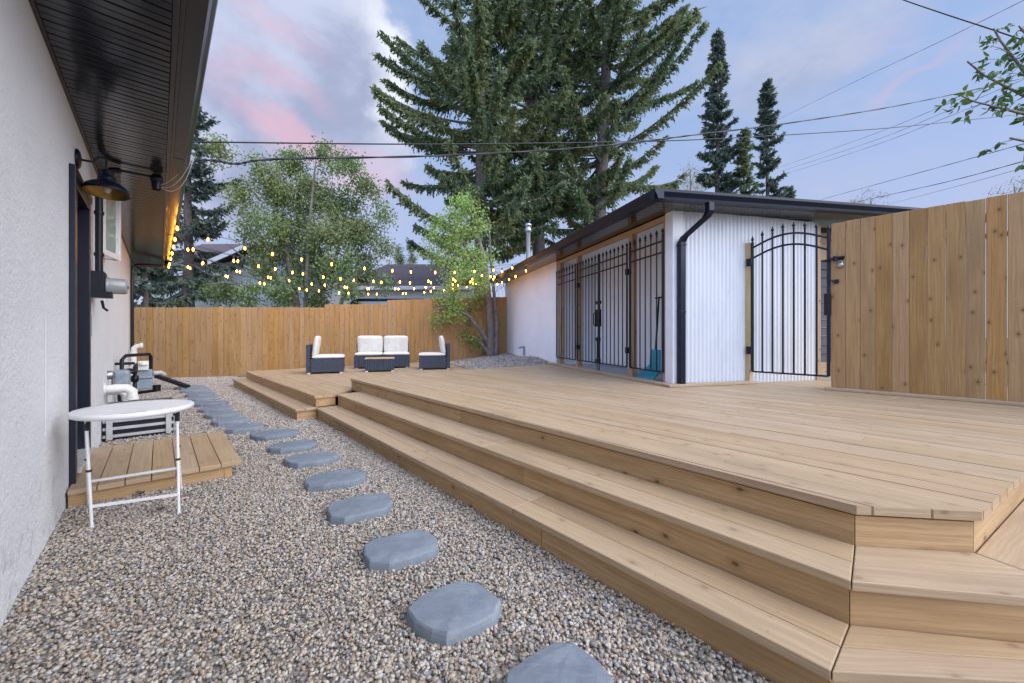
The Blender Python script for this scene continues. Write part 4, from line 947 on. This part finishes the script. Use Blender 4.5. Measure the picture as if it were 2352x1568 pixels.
# ------------------------------------------------------------------ trees
def unit(a): return a/np.maximum(np.linalg.norm(a, axis=-1, keepdims=True), 1e-9)
def kites(P, d, w_, l, wd):
    """(N,3) base, direction, width direction, (N,) length and width -> verts, quads"""
    d = unit(d); w_ = unit(w_-d*(w_*d).sum(1, keepdims=True)); l = l[:, None]; wd = wd[:, None]
    V = np.stack([P, P+d*l*.42+w_*wd*.5, P+d*l, P+d*l*.42-w_*wd*.5], 1).reshape(-1, 3)
    return V, np.arange(len(V)).reshape(-1, 4)
def spruce(label, X, Y, top, crown0, rad, seed, m='spruce_needles', z_base=0., trunk_r=.3, lean=(0, 0), skip=.16, step=.42, size=1., rise=(.30, -.35), dens=1., name='spruce_tree', grp=None, trunk0=None):
    """rad(s): branch length at s = 0 (top) .. 1 (crown bottom)."""
    rg = np.random.default_rng(seed); t = thing(name, label, 'tree', (X, Y, z_base), grp)
    ht = top-z_base; ax = lambda z: np.array([X+lean[0]*(z-z_base)/ht, Y+lean[1]*(z-z_base)/ht, z])
    m_ = MB(); m_.tube([tuple(ax(z_base+ht*i/12)+np.r_[rg.normal(0, .02, 2), 0]) for i in range(13)], [trunk_r*(1-.93*i/12)**.85+.01 for i in range(13)], 10); m_.build('trunk', 'spruce_bark', t)
    br = MB(); VV = []; z = top-.12
    while z > crown0:
        s = (top-z)/(top-crown0); nb = 4 if s < .15 else 5; ph = rg.random()*6.28
        for k in range(nb):
            L = rad(s)*rg.uniform(.55, 1.12)
            if L < .1 or (s > .12 and rg.random() < skip): continue
            if s > .8 and rg.random() < (s-.8)*3: continue
            a = ph+2*PI*k/nb+rg.normal(0, .4); f = np.array([math.cos(a), math.sin(a), 0]); sd_ = np.array([-f[1], f[0], 0])
            a0 = rise[0]+(rise[1]-rise[0])*s+rg.normal(0, .19); b0 = .28+.12*s
            o = ax(z+rg.normal(0, .08))
            C = lambda tt: o+np.outer(tt*L, f)+np.outer(L*(a0*tt+b0*tt**2), (0, 0, 1))
            pts = C(np.linspace(0, 1, 6)); r0 = .012+.012*L
            br.tube([tuple(q) for q in pts], [r0*(1-.85*i/5) for i in range(6)], 4, False)
            nt = max(5, int(L/.085*dens)); tt = np.linspace(.10+.22*min(1, s*1.6)*rg.random(), 1, nt); tt = np.repeat(tt, 3); sg = np.tile([1., -1., 0.], nt)
            bp = C(tt); sl = np.zeros((len(tt), 3)); sl[:] = f; sl[:, 2] = a0+2*b0*tt
            tl_ = np.where(sg != 0, .14+.62*(1-tt)**.8*min(1, L/3.2), .28)*rg.uniform(.4, 1.35, len(tt))*min(1., .5+L/3)*size**.5
            dn = np.zeros_like(sl); dn[:, 2] = -1
            td = unit(sl)*.62+sg[:, None]*sd_*.85*rg.uniform(.5, 1.1, (len(tt), 1))+dn*rg.uniform(.05, 1.5, (len(tt), 1))*(.35+.8*s)+rg.normal(0, .12, sl.shape); td = unit(td)
            nk = 8; q = (np.arange(nk)+.3)/nk
            P = (bp[:, None]+td[:, None]*tl_[:, None, None]*q[None, :, None]).reshape(-1, 3)+rg.normal(0, .018, (len(tt)*nk, 3))
            dd = np.repeat(td, nk, 0)+rg.normal(0, .42, P.shape)+np.array([0, 0, -.45])*rg.random((len(P), 1))
            V, F_ = kites(P, dd, rg.normal(0, 1, P.shape), rg.uniform(.12, .25, len(P))*size, rg.uniform(.05, .10, len(P))*size); VV.append(V)
        z -= step*rg.uniform(.6, 1.55)*(.5 if s < .12 else 1)
    if trunk0:                                          # bare dead boughs below the crown
        z = crown0
        while z > trunk0:
            for k in range(3):
                a = rg.random()*6.28; L = rad(1)*rg.uniform(.3, .75); o = ax(z); f = np.array([math.cos(a), math.sin(a), 0])
                br.tube([tuple(o+f*L*q+np.array([0, 0, -L*.35*q*q])+rg.normal(0, .05, 3)*q) for q in (0, .35, .7, 1)], [.03, .022, .014, .006], 4, False)
                for e in range(5):
                    q = rg.uniform(.3, 1); p = o+f*L*q+np.array([0, 0, -L*.35*q*q]); d_ = rg.normal(0, .3, 3)+np.array([0, 0, -.35]); br.tube([tuple(p), tuple(p+d_*.6), tuple(p+d_*1.1+np.array([0, 0, -.15]))], [.010, .007, .003], 3, False)
            z -= .45
    br.build('boughs', 'spruce_bark', t)
    V = np.concatenate(VV); np_mesh('crown', V, np.arange(len(V)).reshape(-1, 4), m, t); return t
XY = lambda px, Y: (px-1176)/900*Y
ZZ = lambda py, Y: CAM_H+(768-py)/900*Y
g3 = 'big spruces behind the shed'
spruce('bulky left spruce of the tall trio, its boughs reaching out over the birch', XY(1105, 18.5), 18.5, 25, 4.4, lambda s: .25+4.3*min(1, s*1.6)**1.5*(1 if s < .75 else .92), 3, trunk_r=.34, grp=g3, trunk0=3.6)
spruce('tallest middle spruce of the trio, straight above the shed flue', XY(1246, 21.5), 21.5, 30, 5.0, lambda s: .25+4.7*min(1, s*1.9)**.7, 5, trunk_r=.42, lean=(-1.1, 0), grp=g3, trunk0=4.0, step=.5)
spruce('right spruce of the trio with a bare grey trunk and upswept boughs', XY(1362, 21), 21, 29, 5.6, lambda s: .25+4.9*min(1, s*1.7)**.7*(1 if s < .8 else .85), 8, trunk_r=.46, lean=(1.3, 0), grp=g3, trunk0=4.5, step=.56, rise=(.28, -.14))
gs = 'slim spruces beyond the shed roof'
spruce('taller of the slim dark spruces standing above the shed roof', XY(1648, 34), 34, ZZ(78, 34), 5, lambda s: .12+2.2*s**.75, 21, 'blue_spruce', trunk_r=.3, grp=gs, size=1.35, step=.5, rise=(.25, -.45))
spruce('slim dark spruce right of the tallest one above the shed roof', XY(1762, 34), 34, ZZ(190, 34), 5, lambda s: .12+1.75*s**.7, 22, 'blue_spruce', trunk_r=.25, grp=gs, size=1.35, step=.5, rise=(.25, -.45))
spruce('smallest spruce squeezed between the two slim ones above the shed roof', XY(1709, 33), 33, ZZ(300, 33), 5, lambda s: .12+1.5*s**.7, 23, 'spruce_needles', trunk_r=.2, grp=gs, size=1.35, step=.55, rise=(.25, -.45))
spruce('tiny spruce tip just showing above the shed roof edge', XY(1811, 40), 40, ZZ(434, 40), 6, lambda s: .1+1.4*s**.7, 24, 'blue_spruce', trunk_r=.2, grp=gs, size=1.4, step=.55)
spruce('drooping dark spruce behind the house eave at the left', XY(432, 17.5), 17.5, 11.6, 3.0, lambda s: .2+2.6*min(1, s*1.3)**.8, 31, 'blue_spruce', trunk_r=.26, rise=(.1, -.6), step=.4)
spruce('low dark evergreen shrub at the left end of the back fence', XY(335, 13.6), 13.6, 4.4, .6, lambda s: .2+1.35*min(1, s*1.6)**.7, 33, 'blue_spruce', trunk_r=.12, rise=(.1, -.5), step=.3, name='evergreen_shrub')

def leafy(label, name, stems, lobes, m, seed, n, leaves=46, ls=(.05, .09), trunk_r=.12, spread=.26, bark='grey_bark', depth=1.0, base=None, cat='tree', grp=None, twig=.010, droop=.2, wide=.55):
    """stems: lists of world points (thick to thin); lobes: (centre, radius, weight)"""
    rg = np.random.default_rng(seed); base = base or stems[0][0]; t = thing(name, label, cat, base, grp); m_ = MB(); sk = []
    for i, s_ in enumerate(stems):
        r0 = trunk_r*(1 if i == 0 else .62); k = len(s_)
        m_.tube([tuple(p) for p in s_], [max(r0*(1-.85*j/(k-1)), .008) for j in range(k)], 8)
        for a, b in zip(s_, s_[1:]):
            for q in (0, .33, .66): sk.append(np.array(a.lerp(b, q)))
        sk.append(np.array(s_[-1]))
    m_.build('trunk', bark, t)
    wts = np.array([r**2.2*w0 for (_, r, w0) in lobes]); wts /= wts.sum(); ks = rg.choice(len(lobes), n, p=wts); tw = MB(); VV = []
    order = sorted(range(n), key=lambda i: np.linalg.norm(np.array(lobes[ks[i]][0])-sk[0]))
    for i in order:
        c, r, _ = lobes[ks[i]]; d = rg.normal(0, 1, 3); d /= np.linalg.norm(d); q = np.array(c)+d*r*rg.random()**.45*np.array([1, depth, 1])
        S_ = np.array(sk); dist = np.linalg.norm(S_-q, axis=1)+np.maximum(0, S_[:, 2]-q[2])*1.2; j = int(dist.argmin()); p = S_[j]
        L = np.linalg.norm(q-p); mid = p+(q-p)*.5+np.array([0, 0, .10*L])+rg.normal(0, .06*L, 3)
        tw.tube([tuple(p), tuple(mid), tuple(q)], [twig*(.7+.5*L), twig*.6, twig*.28], 4, False)
        if L > .35: sk.append(mid)
        sk.append(q)
        k = rg.integers(int(leaves*.5), int(leaves*1.4)); e = (mid+(q-mid)*rg.uniform(.1, 1.15, (k, 1)))+rg.normal(0, spread*.55, (k, 3))
        dd = rg.normal(0, 1, (k, 3)); dd[:, 2] -= droop
        V, F_ = kites(e, dd, rg.normal(0, 1, (k, 3)), rg.uniform(*ls, k), rg.uniform(*ls, k)*wide); VV.append(V)
    tw.build('twigs', bark, t); V = np.concatenate(VV); np_mesh('crown', V, np.arange(len(V)).reshape(-1, 4), m, t); return t
def LB(lst, Y, jit=.9, seed=1, shr=1.):
    rg = random.Random(seed); out = []
    for l in lst:
        y = Y+rg.uniform(-jit, jit); out.append((at(l[0], l[1], y), l[2]*Y/900*shr, l[3] if len(l) > 3 else 1.))
    return out
def ST(lst, Y, d=0.): return [at(p[0], p[1], Y+d*i) for i, p in enumerate(lst)]
Yb = 15.6
leafy('broad light green birch-like tree with several stems behind the back fence', 'leafy_tree',
      [ST([(682, 790), (680, 700), (674, 650), (660, 590), (640, 500), (622, 420), (612, 380)], Yb), ST([(715, 790), (726, 700), (746, 650), (772, 590), (795, 500), (802, 420)], Yb, .1), ST([(698, 780), (703, 690), (706, 600), (712, 500), (722, 400), (728, 350)], Yb, -.15), ST([(770, 780), (785, 690), (806, 650), (842, 600), (868, 520)], Yb, .1), ST([(676, 690), (630, 640), (570, 600), (520, 560)], Yb, -.1), ST([(670, 700), (600, 665), (520, 650), (470, 655)], Yb, -.1)],
      LB([(600, 400, 46), (680, 376, 48), (750, 366, 42), (800, 395, 42), (848, 440, 42), (640, 450, 60), (720, 445, 60), (790, 480, 60), (560, 455, 40), (600, 530, 60), (680, 530, 70), (760, 550, 70), (838, 535, 52), (880, 500, 28, .6), (620, 600, 60), (700, 620, 60), (780, 620, 55), (838, 610, 45), (520, 672, 34), (575, 680, 36), (640, 670, 45), (720, 680, 40), (470, 672, 35), (884, 570, 28, .7), (870, 650, 26), (500, 350, 36, .8), (805, 670, 30)], Yb, 1.0, 1, .84), 'birch_leaf', 41, 900, leaves=54, ls=(.08, .14), trunk_r=.17, spread=.30)
Yt = 12.75
leafy('small fresh green tree with a leaning grey trunk on the gravel mound by the shed', 'leafy_tree',
      [ST([(1128, 815), (1127, 760), (1123, 690), (1113, 600), (1092, 520), (1066, 450)], Yt), ST([(1139, 813), (1141, 740), (1136, 690), (1128, 600), (1122, 500)], Yt, .03), ST([(1124, 700), (1100, 620), (1060, 550), (1030, 510)], Yt), ST([(1122, 790), (1104, 760), (1075, 725), (1030, 705), (1000, 712)], Yt, -.15), ST([(1124, 812), (1108, 790), (1088, 775)], Yt, -.1)],
      LB([(1062, 474, 40), (1036, 528, 50), (1088, 520, 40), (1008, 582, 42), (1068, 590, 46), (1100, 640, 36), (1046, 640, 34), (1088, 690, 28), (1050, 708, 34), (1006, 744, 18, .7), (1078, 742, 30), (1098, 788, 24), (1070, 775, 18), (1116, 590, 26), (1000, 690, 22), (1030, 672, 28)], Yt, .55, 3), 'fresh_leaf', 42, 260, leaves=44, ls=(.055, .11), trunk_r=.15, spread=.22)
gp_ = 'columnar poplars far beyond the back fence'
for px, lab in ((915, 'pale column-shaped poplar far off, left of its twin'), (944, 'pale column-shaped poplar far off, right of its twin')):
    leafy(lab, 'poplar_tree', [[at(px, 770, 60), at(px, 690, 60), at(px, 620, 60), at(px, 570, 60)]], LB([(px, 575, 8), (px, 595, 11), (px, 615, 12), (px, 640, 13), (px, 665, 13)], 60, .3), 'poplar_leaf', px, 110, leaves=40, ls=(.16, .3), trunk_r=.3, spread=.5, grp=gp_)
leafy('hazy budding tree between the big spruces and the slim ones', 'budding_tree', [[at(1590, 760, 48), at(1590, 600, 48), at(1588, 480, 48), at(1585, 390, 48)]], LB([(1588, 400, 22), (1575, 430, 26), (1605, 425, 22), (1590, 460, 34)], 48, 1.), 'budding_leaf', 51, 110, leaves=22, ls=(.10, .2), spread=.6, trunk_r=.3, twig=.02)
leafy('sparse budding tree peeping over the shed roof at the right', 'budding_tree', [[at(2000, 760, 55), at(2000, 560, 55), at(2000, 460, 55)]], LB([(1985, 458, 22), (2025, 462, 20), (1960, 470, 18), (2000, 480, 26)], 55, 1.), 'budding_leaf', 52, 70, leaves=12, ls=(.10, .18), spread=.6, trunk_r=.3, twig=.03)
leafy('almost bare tree rising over the right board fence', 'budding_tree', [[at(2335, 760, 40), at(2335, 520, 40), at(2330, 430, 40)]], LB([(2310, 440, 26), (2345, 415, 28), (2380, 430, 40)], 40, 1.), 'budding_leaf', 53, 80, leaves=9, ls=(.08, .15), spread=.5, trunk_r=.25, twig=.024)

# box elder reaching in from the right over the board fence
be = thing('box_elder_tree', 'broad leaved tree reaching in over the right board fence', 'tree', (8.6, 5.2, 0))
m = MB(); tr0 = Vector((8.6, 5.2, 0)); m.tube([tr0, Vector((8.55, 5.2, 1.6)), Vector((8.5, 5.15, 2.9)), Vector((8.35, 5.1, 4.2)), Vector((8.3, 5.0, 5.6))], [.17, .15, .13, .09, .03], 10); m.build('trunk', 'grey_bark', be)
limbs = [[Vector((8.5, 5.15, 2.9)), at(2520, 320, 5.15), at(2352, 262, 5.0), at(2290, 247, 4.95), at(2238, 234, 4.9), at(2196, 216, 4.85)],
         [Vector((8.45, 5.1, 3.3)), at(2480, 270, 5.2), at(2352, 221, 5.15), at(2261, 174, 5.1), at(2222, 142, 5.05)],
         [Vector((8.35, 5.1, 4.2)), at(2460, 240, 5.3), at(2352, 165, 5.3), at(2298, 94, 5.3), at(2282, 66, 5.3)],
         [Vector((8.35, 5.1, 4.1)), at(2480, 200, 5.0), at(2390, 120, 5.0), at(2340, 60, 5.0)],
         [Vector((8.5, 5.15, 2.9)), at(2480, 345, 4.9), at(2380, 330, 4.9), at(2320, 318, 4.9)]]
m = MB(); lv = []; rg = np.random.default_rng(77)
def leaflets(P, d, w_, l, wd, fold):
    d = unit(d); w_ = unit(w_-d*(w_*d).sum(1, keepdims=True)); nn = np.cross(d, w_); l = l[:, None]; wd = wd[:, None]
    up = nn*wd*fold
    return np.stack([P, P+d*l*.30+w_*wd*.5+up, P+d*l*.62+w_*wd*.42+up, P+d*l, P+d*l*.62-w_*wd*.42+up, P+d*l*.30-w_*wd*.5+up], 1).reshape(-1, 3)
for li, L in enumerate(limbs):
    m.tube(L, [.05, .03, .018, .012, .009, .005][:len(L)] if li != 3 else [.05, .03, .016, .008], 7)
    start = 1 if li != 4 else 2
    for i in range(start, len(L)-1):
        a, b = L[i], L[i+1]; n = max(2, int((b-a).length/.085))
        for k in range(n):
            p = np.array(a.lerp(b, (k+rg.random())/n)); dr = rg.normal(0, 1, 3)*np.array([1, 1, .8]); dr /= np.linalg.norm(dr); Lt = rg.uniform(.10, .34)
            q = p+dr*Lt; mid = p+dr*Lt*.55+np.array([0, 0, .03]); m.tube([tuple(p), tuple(mid), tuple(q)], [.005, .004, .0025], 4, False)
            for (o, base_d) in ((q, dr), (mid, np.cross(dr, (0, 0, 1.)))):
                kf = rg.integers(3, 6); dd = np.tile(base_d, (kf, 1))*.5+rg.normal(0, .65, (kf, 3)); dd[:, 2] -= rg.uniform(.1, 1.0)
                sz_ = rg.uniform(.05, .12, kf); lv.append(leaflets(np.tile(o, (kf, 1))+rg.normal(0, .015, (kf, 3)), dd, rg.normal(0, 1, (kf, 3)), sz_, sz_*rg.uniform(.36, .52, kf), .14))
m.build('boughs', 'grey_bark', be)
V = np.concatenate(lv); I = np.arange(len(V)).reshape(-1, 6); np_mesh('crown', V, np.concatenate([I[:, [0, 1, 2, 3]], I[:, [0, 3, 4, 5]]]), 'box_elder_leaf', be)

# ------------------------------------------------------------------ neighbouring houses
nh = thing('neighbour_house', 'pale neighbour house with brown gable roof behind the left part of the fence', 'house', (-13, 21, 0))
xa, xb = XY(345, 20), XY(620, 20); ev = ZZ(632, 20)
m = MB(); m.box(xa, xb, 20, 28, -.1, ev); m.build('wall', 'beige_siding', nh)
m = MB(); m.hexa([(xa-.5, 19.6, ev-.02), (xb+.5, 19.6, ev-.02), (xb+.5, 24, ev+2.35), (xa-.5, 24, ev+2.35), (xa-.5, 19.6, ev+.12), (xb+.5, 19.6, ev+.12), (xb+.5, 24, ev+2.5), (xa-.5, 24, ev+2.5)])
m.hexa([(xa-.5, 24, ev+2.35), (xb+.5, 24, ev+2.35), (xb+.5, 28.4, ev-.02), (xa-.5, 28.4, ev-.02), (xa-.5, 24, ev+2.5), (xb+.5, 24, ev+2.5), (xb+.5, 28.4, ev+.12), (xa-.5, 28.4, ev+.12)])
rfn = m.build('roof', 'shingle', nh)
m = MB(); m.box(xa-.5, xb+.5, 19.56, 19.597, ev-.10, ev+.13); m.build('fascia', 'white_trim', nh)
w0, w1, z0, z1 = XY(395, 20), XY(432, 20), ZZ(684, 20), ZZ(652, 20)
m = MB(); m.box(w0-.08, w1+.08, 19.94, 19.998, z0-.08, z0); m.box(w0-.08, w1+.08, 19.94, 19.998, z1, z1+.08); m.box(w0-.08, w0, 19.94, 19.998, z0, z1); m.box(w1, w1+.08, 19.94, 19.998, z0, z1); wn = m.build('window', 'white_trim', nh)
m = MB(); m.box(w0, w1, 19.97, 19.99, z0, z1); m.build('pane', 'pale_siding', wn)
gx0, gx1, gy = XY(478, 17.6), XY(735, 17.6), 17.6; gc = (gx0+gx1)/2; ge = ZZ(606, 17.6); gk = ge+(gc-gx0)*.44
m = MB(); m.box(gx0+.3, gx1-.3, gy+.4, 24, -.1, ge-.15); m.add([(gx0+.3, gy+.4, ge-.15), (gx1-.3, gy+.4, ge-.15), (gc, gy+.4, gk-.12)], [[0, 1, 2]]); m.build('wing_wall', 'pale_siding', nh)
m = MB()
for s, x0 in ((1, gx0), (-1, gx1)): m.hexa([(x0, gy, ge), (gc, gy, gk), (gc, 24, gk), (x0, 24, ge), (x0, gy, ge+.14), (gc, gy, gk+.14), (gc, 24, gk+.14), (x0, 24, ge+.14)])
m.build('wing_roof', 'shingle', nh)
m = MB()
for x0 in (gx0, gx1): m.hexa([(x0, gy-.04, ge-.06), (gc, gy-.04, gk-.06), (gc, gy-.003, gk-.06), (x0, gy-.003, ge-.06), (x0, gy-.04, ge+.15), (gc, gy-.04, gk+.15), (gc, gy-.003, gk+.15), (x0, gy-.003, ge+.15)])
m.build('barge_board', 'white_trim', nh)
n2_ = thing('neighbour_house', 'white neighbour house with low brown roof behind the middle of the fence', 'house', (-6, 24, 0))
xa, xb = XY(800, 23), XY(1085, 23); ev = ZZ(664, 23)
m = MB(); m.box(xa, xb, 23, 31, -.1, ev); m.build('wall', 'pale_siding', n2_)
m = MB(); m.hexa([(xa-.4, 22.6, ev), (xb+.4, 22.6, ev), (xb-.9, 27, ev+2.05), (xa+1, 27, ev+2.05), (xa-.4, 22.6, ev+.12), (xb+.4, 22.6, ev+.12), (xb-.9, 27, ev+2.15), (xa+1, 27, ev+2.15)])
m.hexa([(xa+1, 27, ev+2.05), (xb-.9, 27, ev+2.05), (xb+.4, 31.4, ev), (xa-.4, 31.4, ev), (xa+1, 27, ev+2.15), (xb-.9, 27, ev+2.15), (xb+.4, 31.4, ev+.12), (xa-.4, 31.4, ev+.12)]); m.build('roof', 'shingle', n2_)
m = MB(); m.box(xa-.4, xb+.4, 22.56, 22.597, ev-.10, ev+.12); m.build('fascia', 'white_trim', n2_)
# dark van roof showing just over the fence
van = thing('parked_van', 'dark parked van whose black roof just shows over the stepped fence', 'van', (-4.1, 16, 0))
vy = 15.2; cx_ = XY(930, vy); zt = ZZ(686, vy)
m = MB(); pr = [(-2.2, .5), (2.2, .5), (2.25, 1.1), (1.6, 1.35), (1.0, zt-.05), (.7, zt), (-1.9, zt), (-2.15, zt-.12), (-2.25, 1.2)]
vs = [(cx_+x, y, z) for y in (vy, vy+1.75) for x, z in pr]; n = len(pr); m.add(vs, [list(range(n)), list(range(n, 2*n))[::-1]]+[[i, i+n, (i+1) % n+n, (i+1) % n] for i in range(n)]); m.build('body', 'black_gloss', van, bevel=.06)
for wx in (-1.4, 1.4):
    m = MB(); m.lathe([(.1, -.1), (.34, -.1), (.36, -.06), (.36, .06), (.34, .1), (.1, .1)], (cx_+wx, vy+.05, .36), 20, (0, 1, 0)); m.build('wheel', 'rubber', van)
m = MB(); m.add([(cx_+.9, vy-.01, 1.4), (cx_+1.5, vy-.01, 1.4), (cx_+.98, vy-.01, zt-.15), (cx_+.6, vy-.01, zt-.12)], [[0, 1, 2, 3]]); m.add([(cx_-1.9, vy-.01, 1.4), (cx_+.7, vy-.01, 1.4), (cx_+.5, vy-.01, zt-.12), (cx_-1.8, vy-.01, zt-.12)], [[0, 1, 2, 3]]); m.build('window', 'window_glass', van)

# dry leaves blown onto the gravel
for px, py, lab in ((323, 1134, 'curled dark dead leaf on the gravel behind the table crossbar'), (367, 1171, 'curled dark dead leaf on the gravel by the right table leg')):
    p = at(px, py, (CAM_H-.02)*900/(py-768)); m = MB(); rr = random.Random(px); vs = []
    for i in range(6):
        for j in range(4): a = (i-2.5)/2.5; wv_ = (1-a*a)*.018+.002; vs.append((p.x+a*.03+rr.uniform(-.002, .002), p.y+(j-1.5)/1.5*wv_, .022+.014*abs((j-1.5)/1.5)**2+.012*a*a))
    m.add(vs, [[i*4+j, i*4+j+1, i*4+j+5, i*4+j+4] for i in range(5) for j in range(3)], None, True)
    m.build('dead_leaf', 'spruce_bark', None, origin=(p.x, p.y, .02), label=lab, cat='leaf', group='dead leaves on the gravel')
# ------------------------------------------------------------------ gravel
import bmesh
def ico(sub):
    b = bmesh.new(); bmesh.ops.create_icosphere(b, subdivisions=sub, radius=1); b.verts.ensure_lookup_table()
    V = np.array([v.co[:] for v in b.verts]); F_ = np.array([[v.index for v in f.verts] for f in b.faces]); b.free(); return V, F_
def pebbles(pos, r, sub, nvar=7):
    V0, F0 = ico(sub); n = len(pos); nv = len(V0)
    var = np.stack([V0*(1+rng.normal(0, .11, (nv, 1)))+rng.normal(0, .05, V0.shape) for _ in range(nvar)])
    X = var[rng.integers(0, nvar, n)]*(np.stack([rng.uniform(.95, 1.35, n), rng.uniform(.8, 1.1, n), rng.uniform(.62, .92, n)], 1)*r[:, None])[:, None, :]
    tx = rng.normal(0, .35, n); a = rng.random(n)*6.283; c, s = np.cos(tx)[:, None], np.sin(tx)[:, None]
    X = np.stack([X[..., 0]*c-X[..., 2]*s, X[..., 1], X[..., 0]*s+X[..., 2]*c], -1); c, s = np.cos(a)[:, None], np.sin(a)[:, None]
    X = np.stack([X[..., 0]*c-X[..., 1]*s, X[..., 0]*s+X[..., 1]*c, X[..., 2]], -1)+pos[:, None, :]
    return X.reshape(-1, 3), (F0[None]+(np.arange(n)*nv)[:, None, None]).reshape(-1, 3)
def field(F, u0, u1, v0, v1, dens, z0, z1):
    n = int((u1-u0)*(v1-v0)*dens); u = rng.uniform(u0, u1, n); v = rng.uniform(v0, v1, n); o = F(0, 0, 0); a, b = hdir(F)
    return np.stack([o.x+a.x*u+b.x*v, o.y+a.y*u+b.y*v, rng.uniform(z0, z1, n)], 1)
sets = []
for (v0, v1, dens, rm, sub) in ((-.6, 1.4, 12500, .0066, 2), (1.4, 4.6, 11500, .0070, 1), (4.6, 14.7, 4600, .0105, 1)):
    P = field(H, UW+.003, 1.66, v0, v1, dens, -.008, .012); r = np.clip(rng.lognormal(math.log(rm), .2, len(P)), .004, .0135)
    sets.append(pebbles(P, r, sub))
def join(sets):
    k = 0; VV = []; FF = []
    for V, F_ in sets: VV.append(V); FF.append(F_+k); k += len(V)
    return np.concatenate(VV), np.concatenate(FF)
V, F_ = join(sets); np_mesh('gravel', V, F_, 'pebble', None, True, kind='stuff', label='washed pea gravel between the house and the deck steps', cat='gravel')
n = 34000; X = rng.uniform(-3.2, 2.4, n); Y = rng.uniform(8.4, 14.6, n); keep = [i for i in range(n) if on_mound(X[i], Y[i])]
P = np.array([(X[i], Y[i], mound_z(X[i], Y[i])+rng.uniform(-.012, .010)) for i in keep]); r = np.clip(rng.lognormal(math.log(.0165), .25, len(P)), .008, .03)
V, F_ = pebbles(P, r, 1); np_mesh('gravel', V, F_, 'pebble', None, True, kind='stuff', label='gravel heaped along the shed wall beyond the decks', cat='gravel')
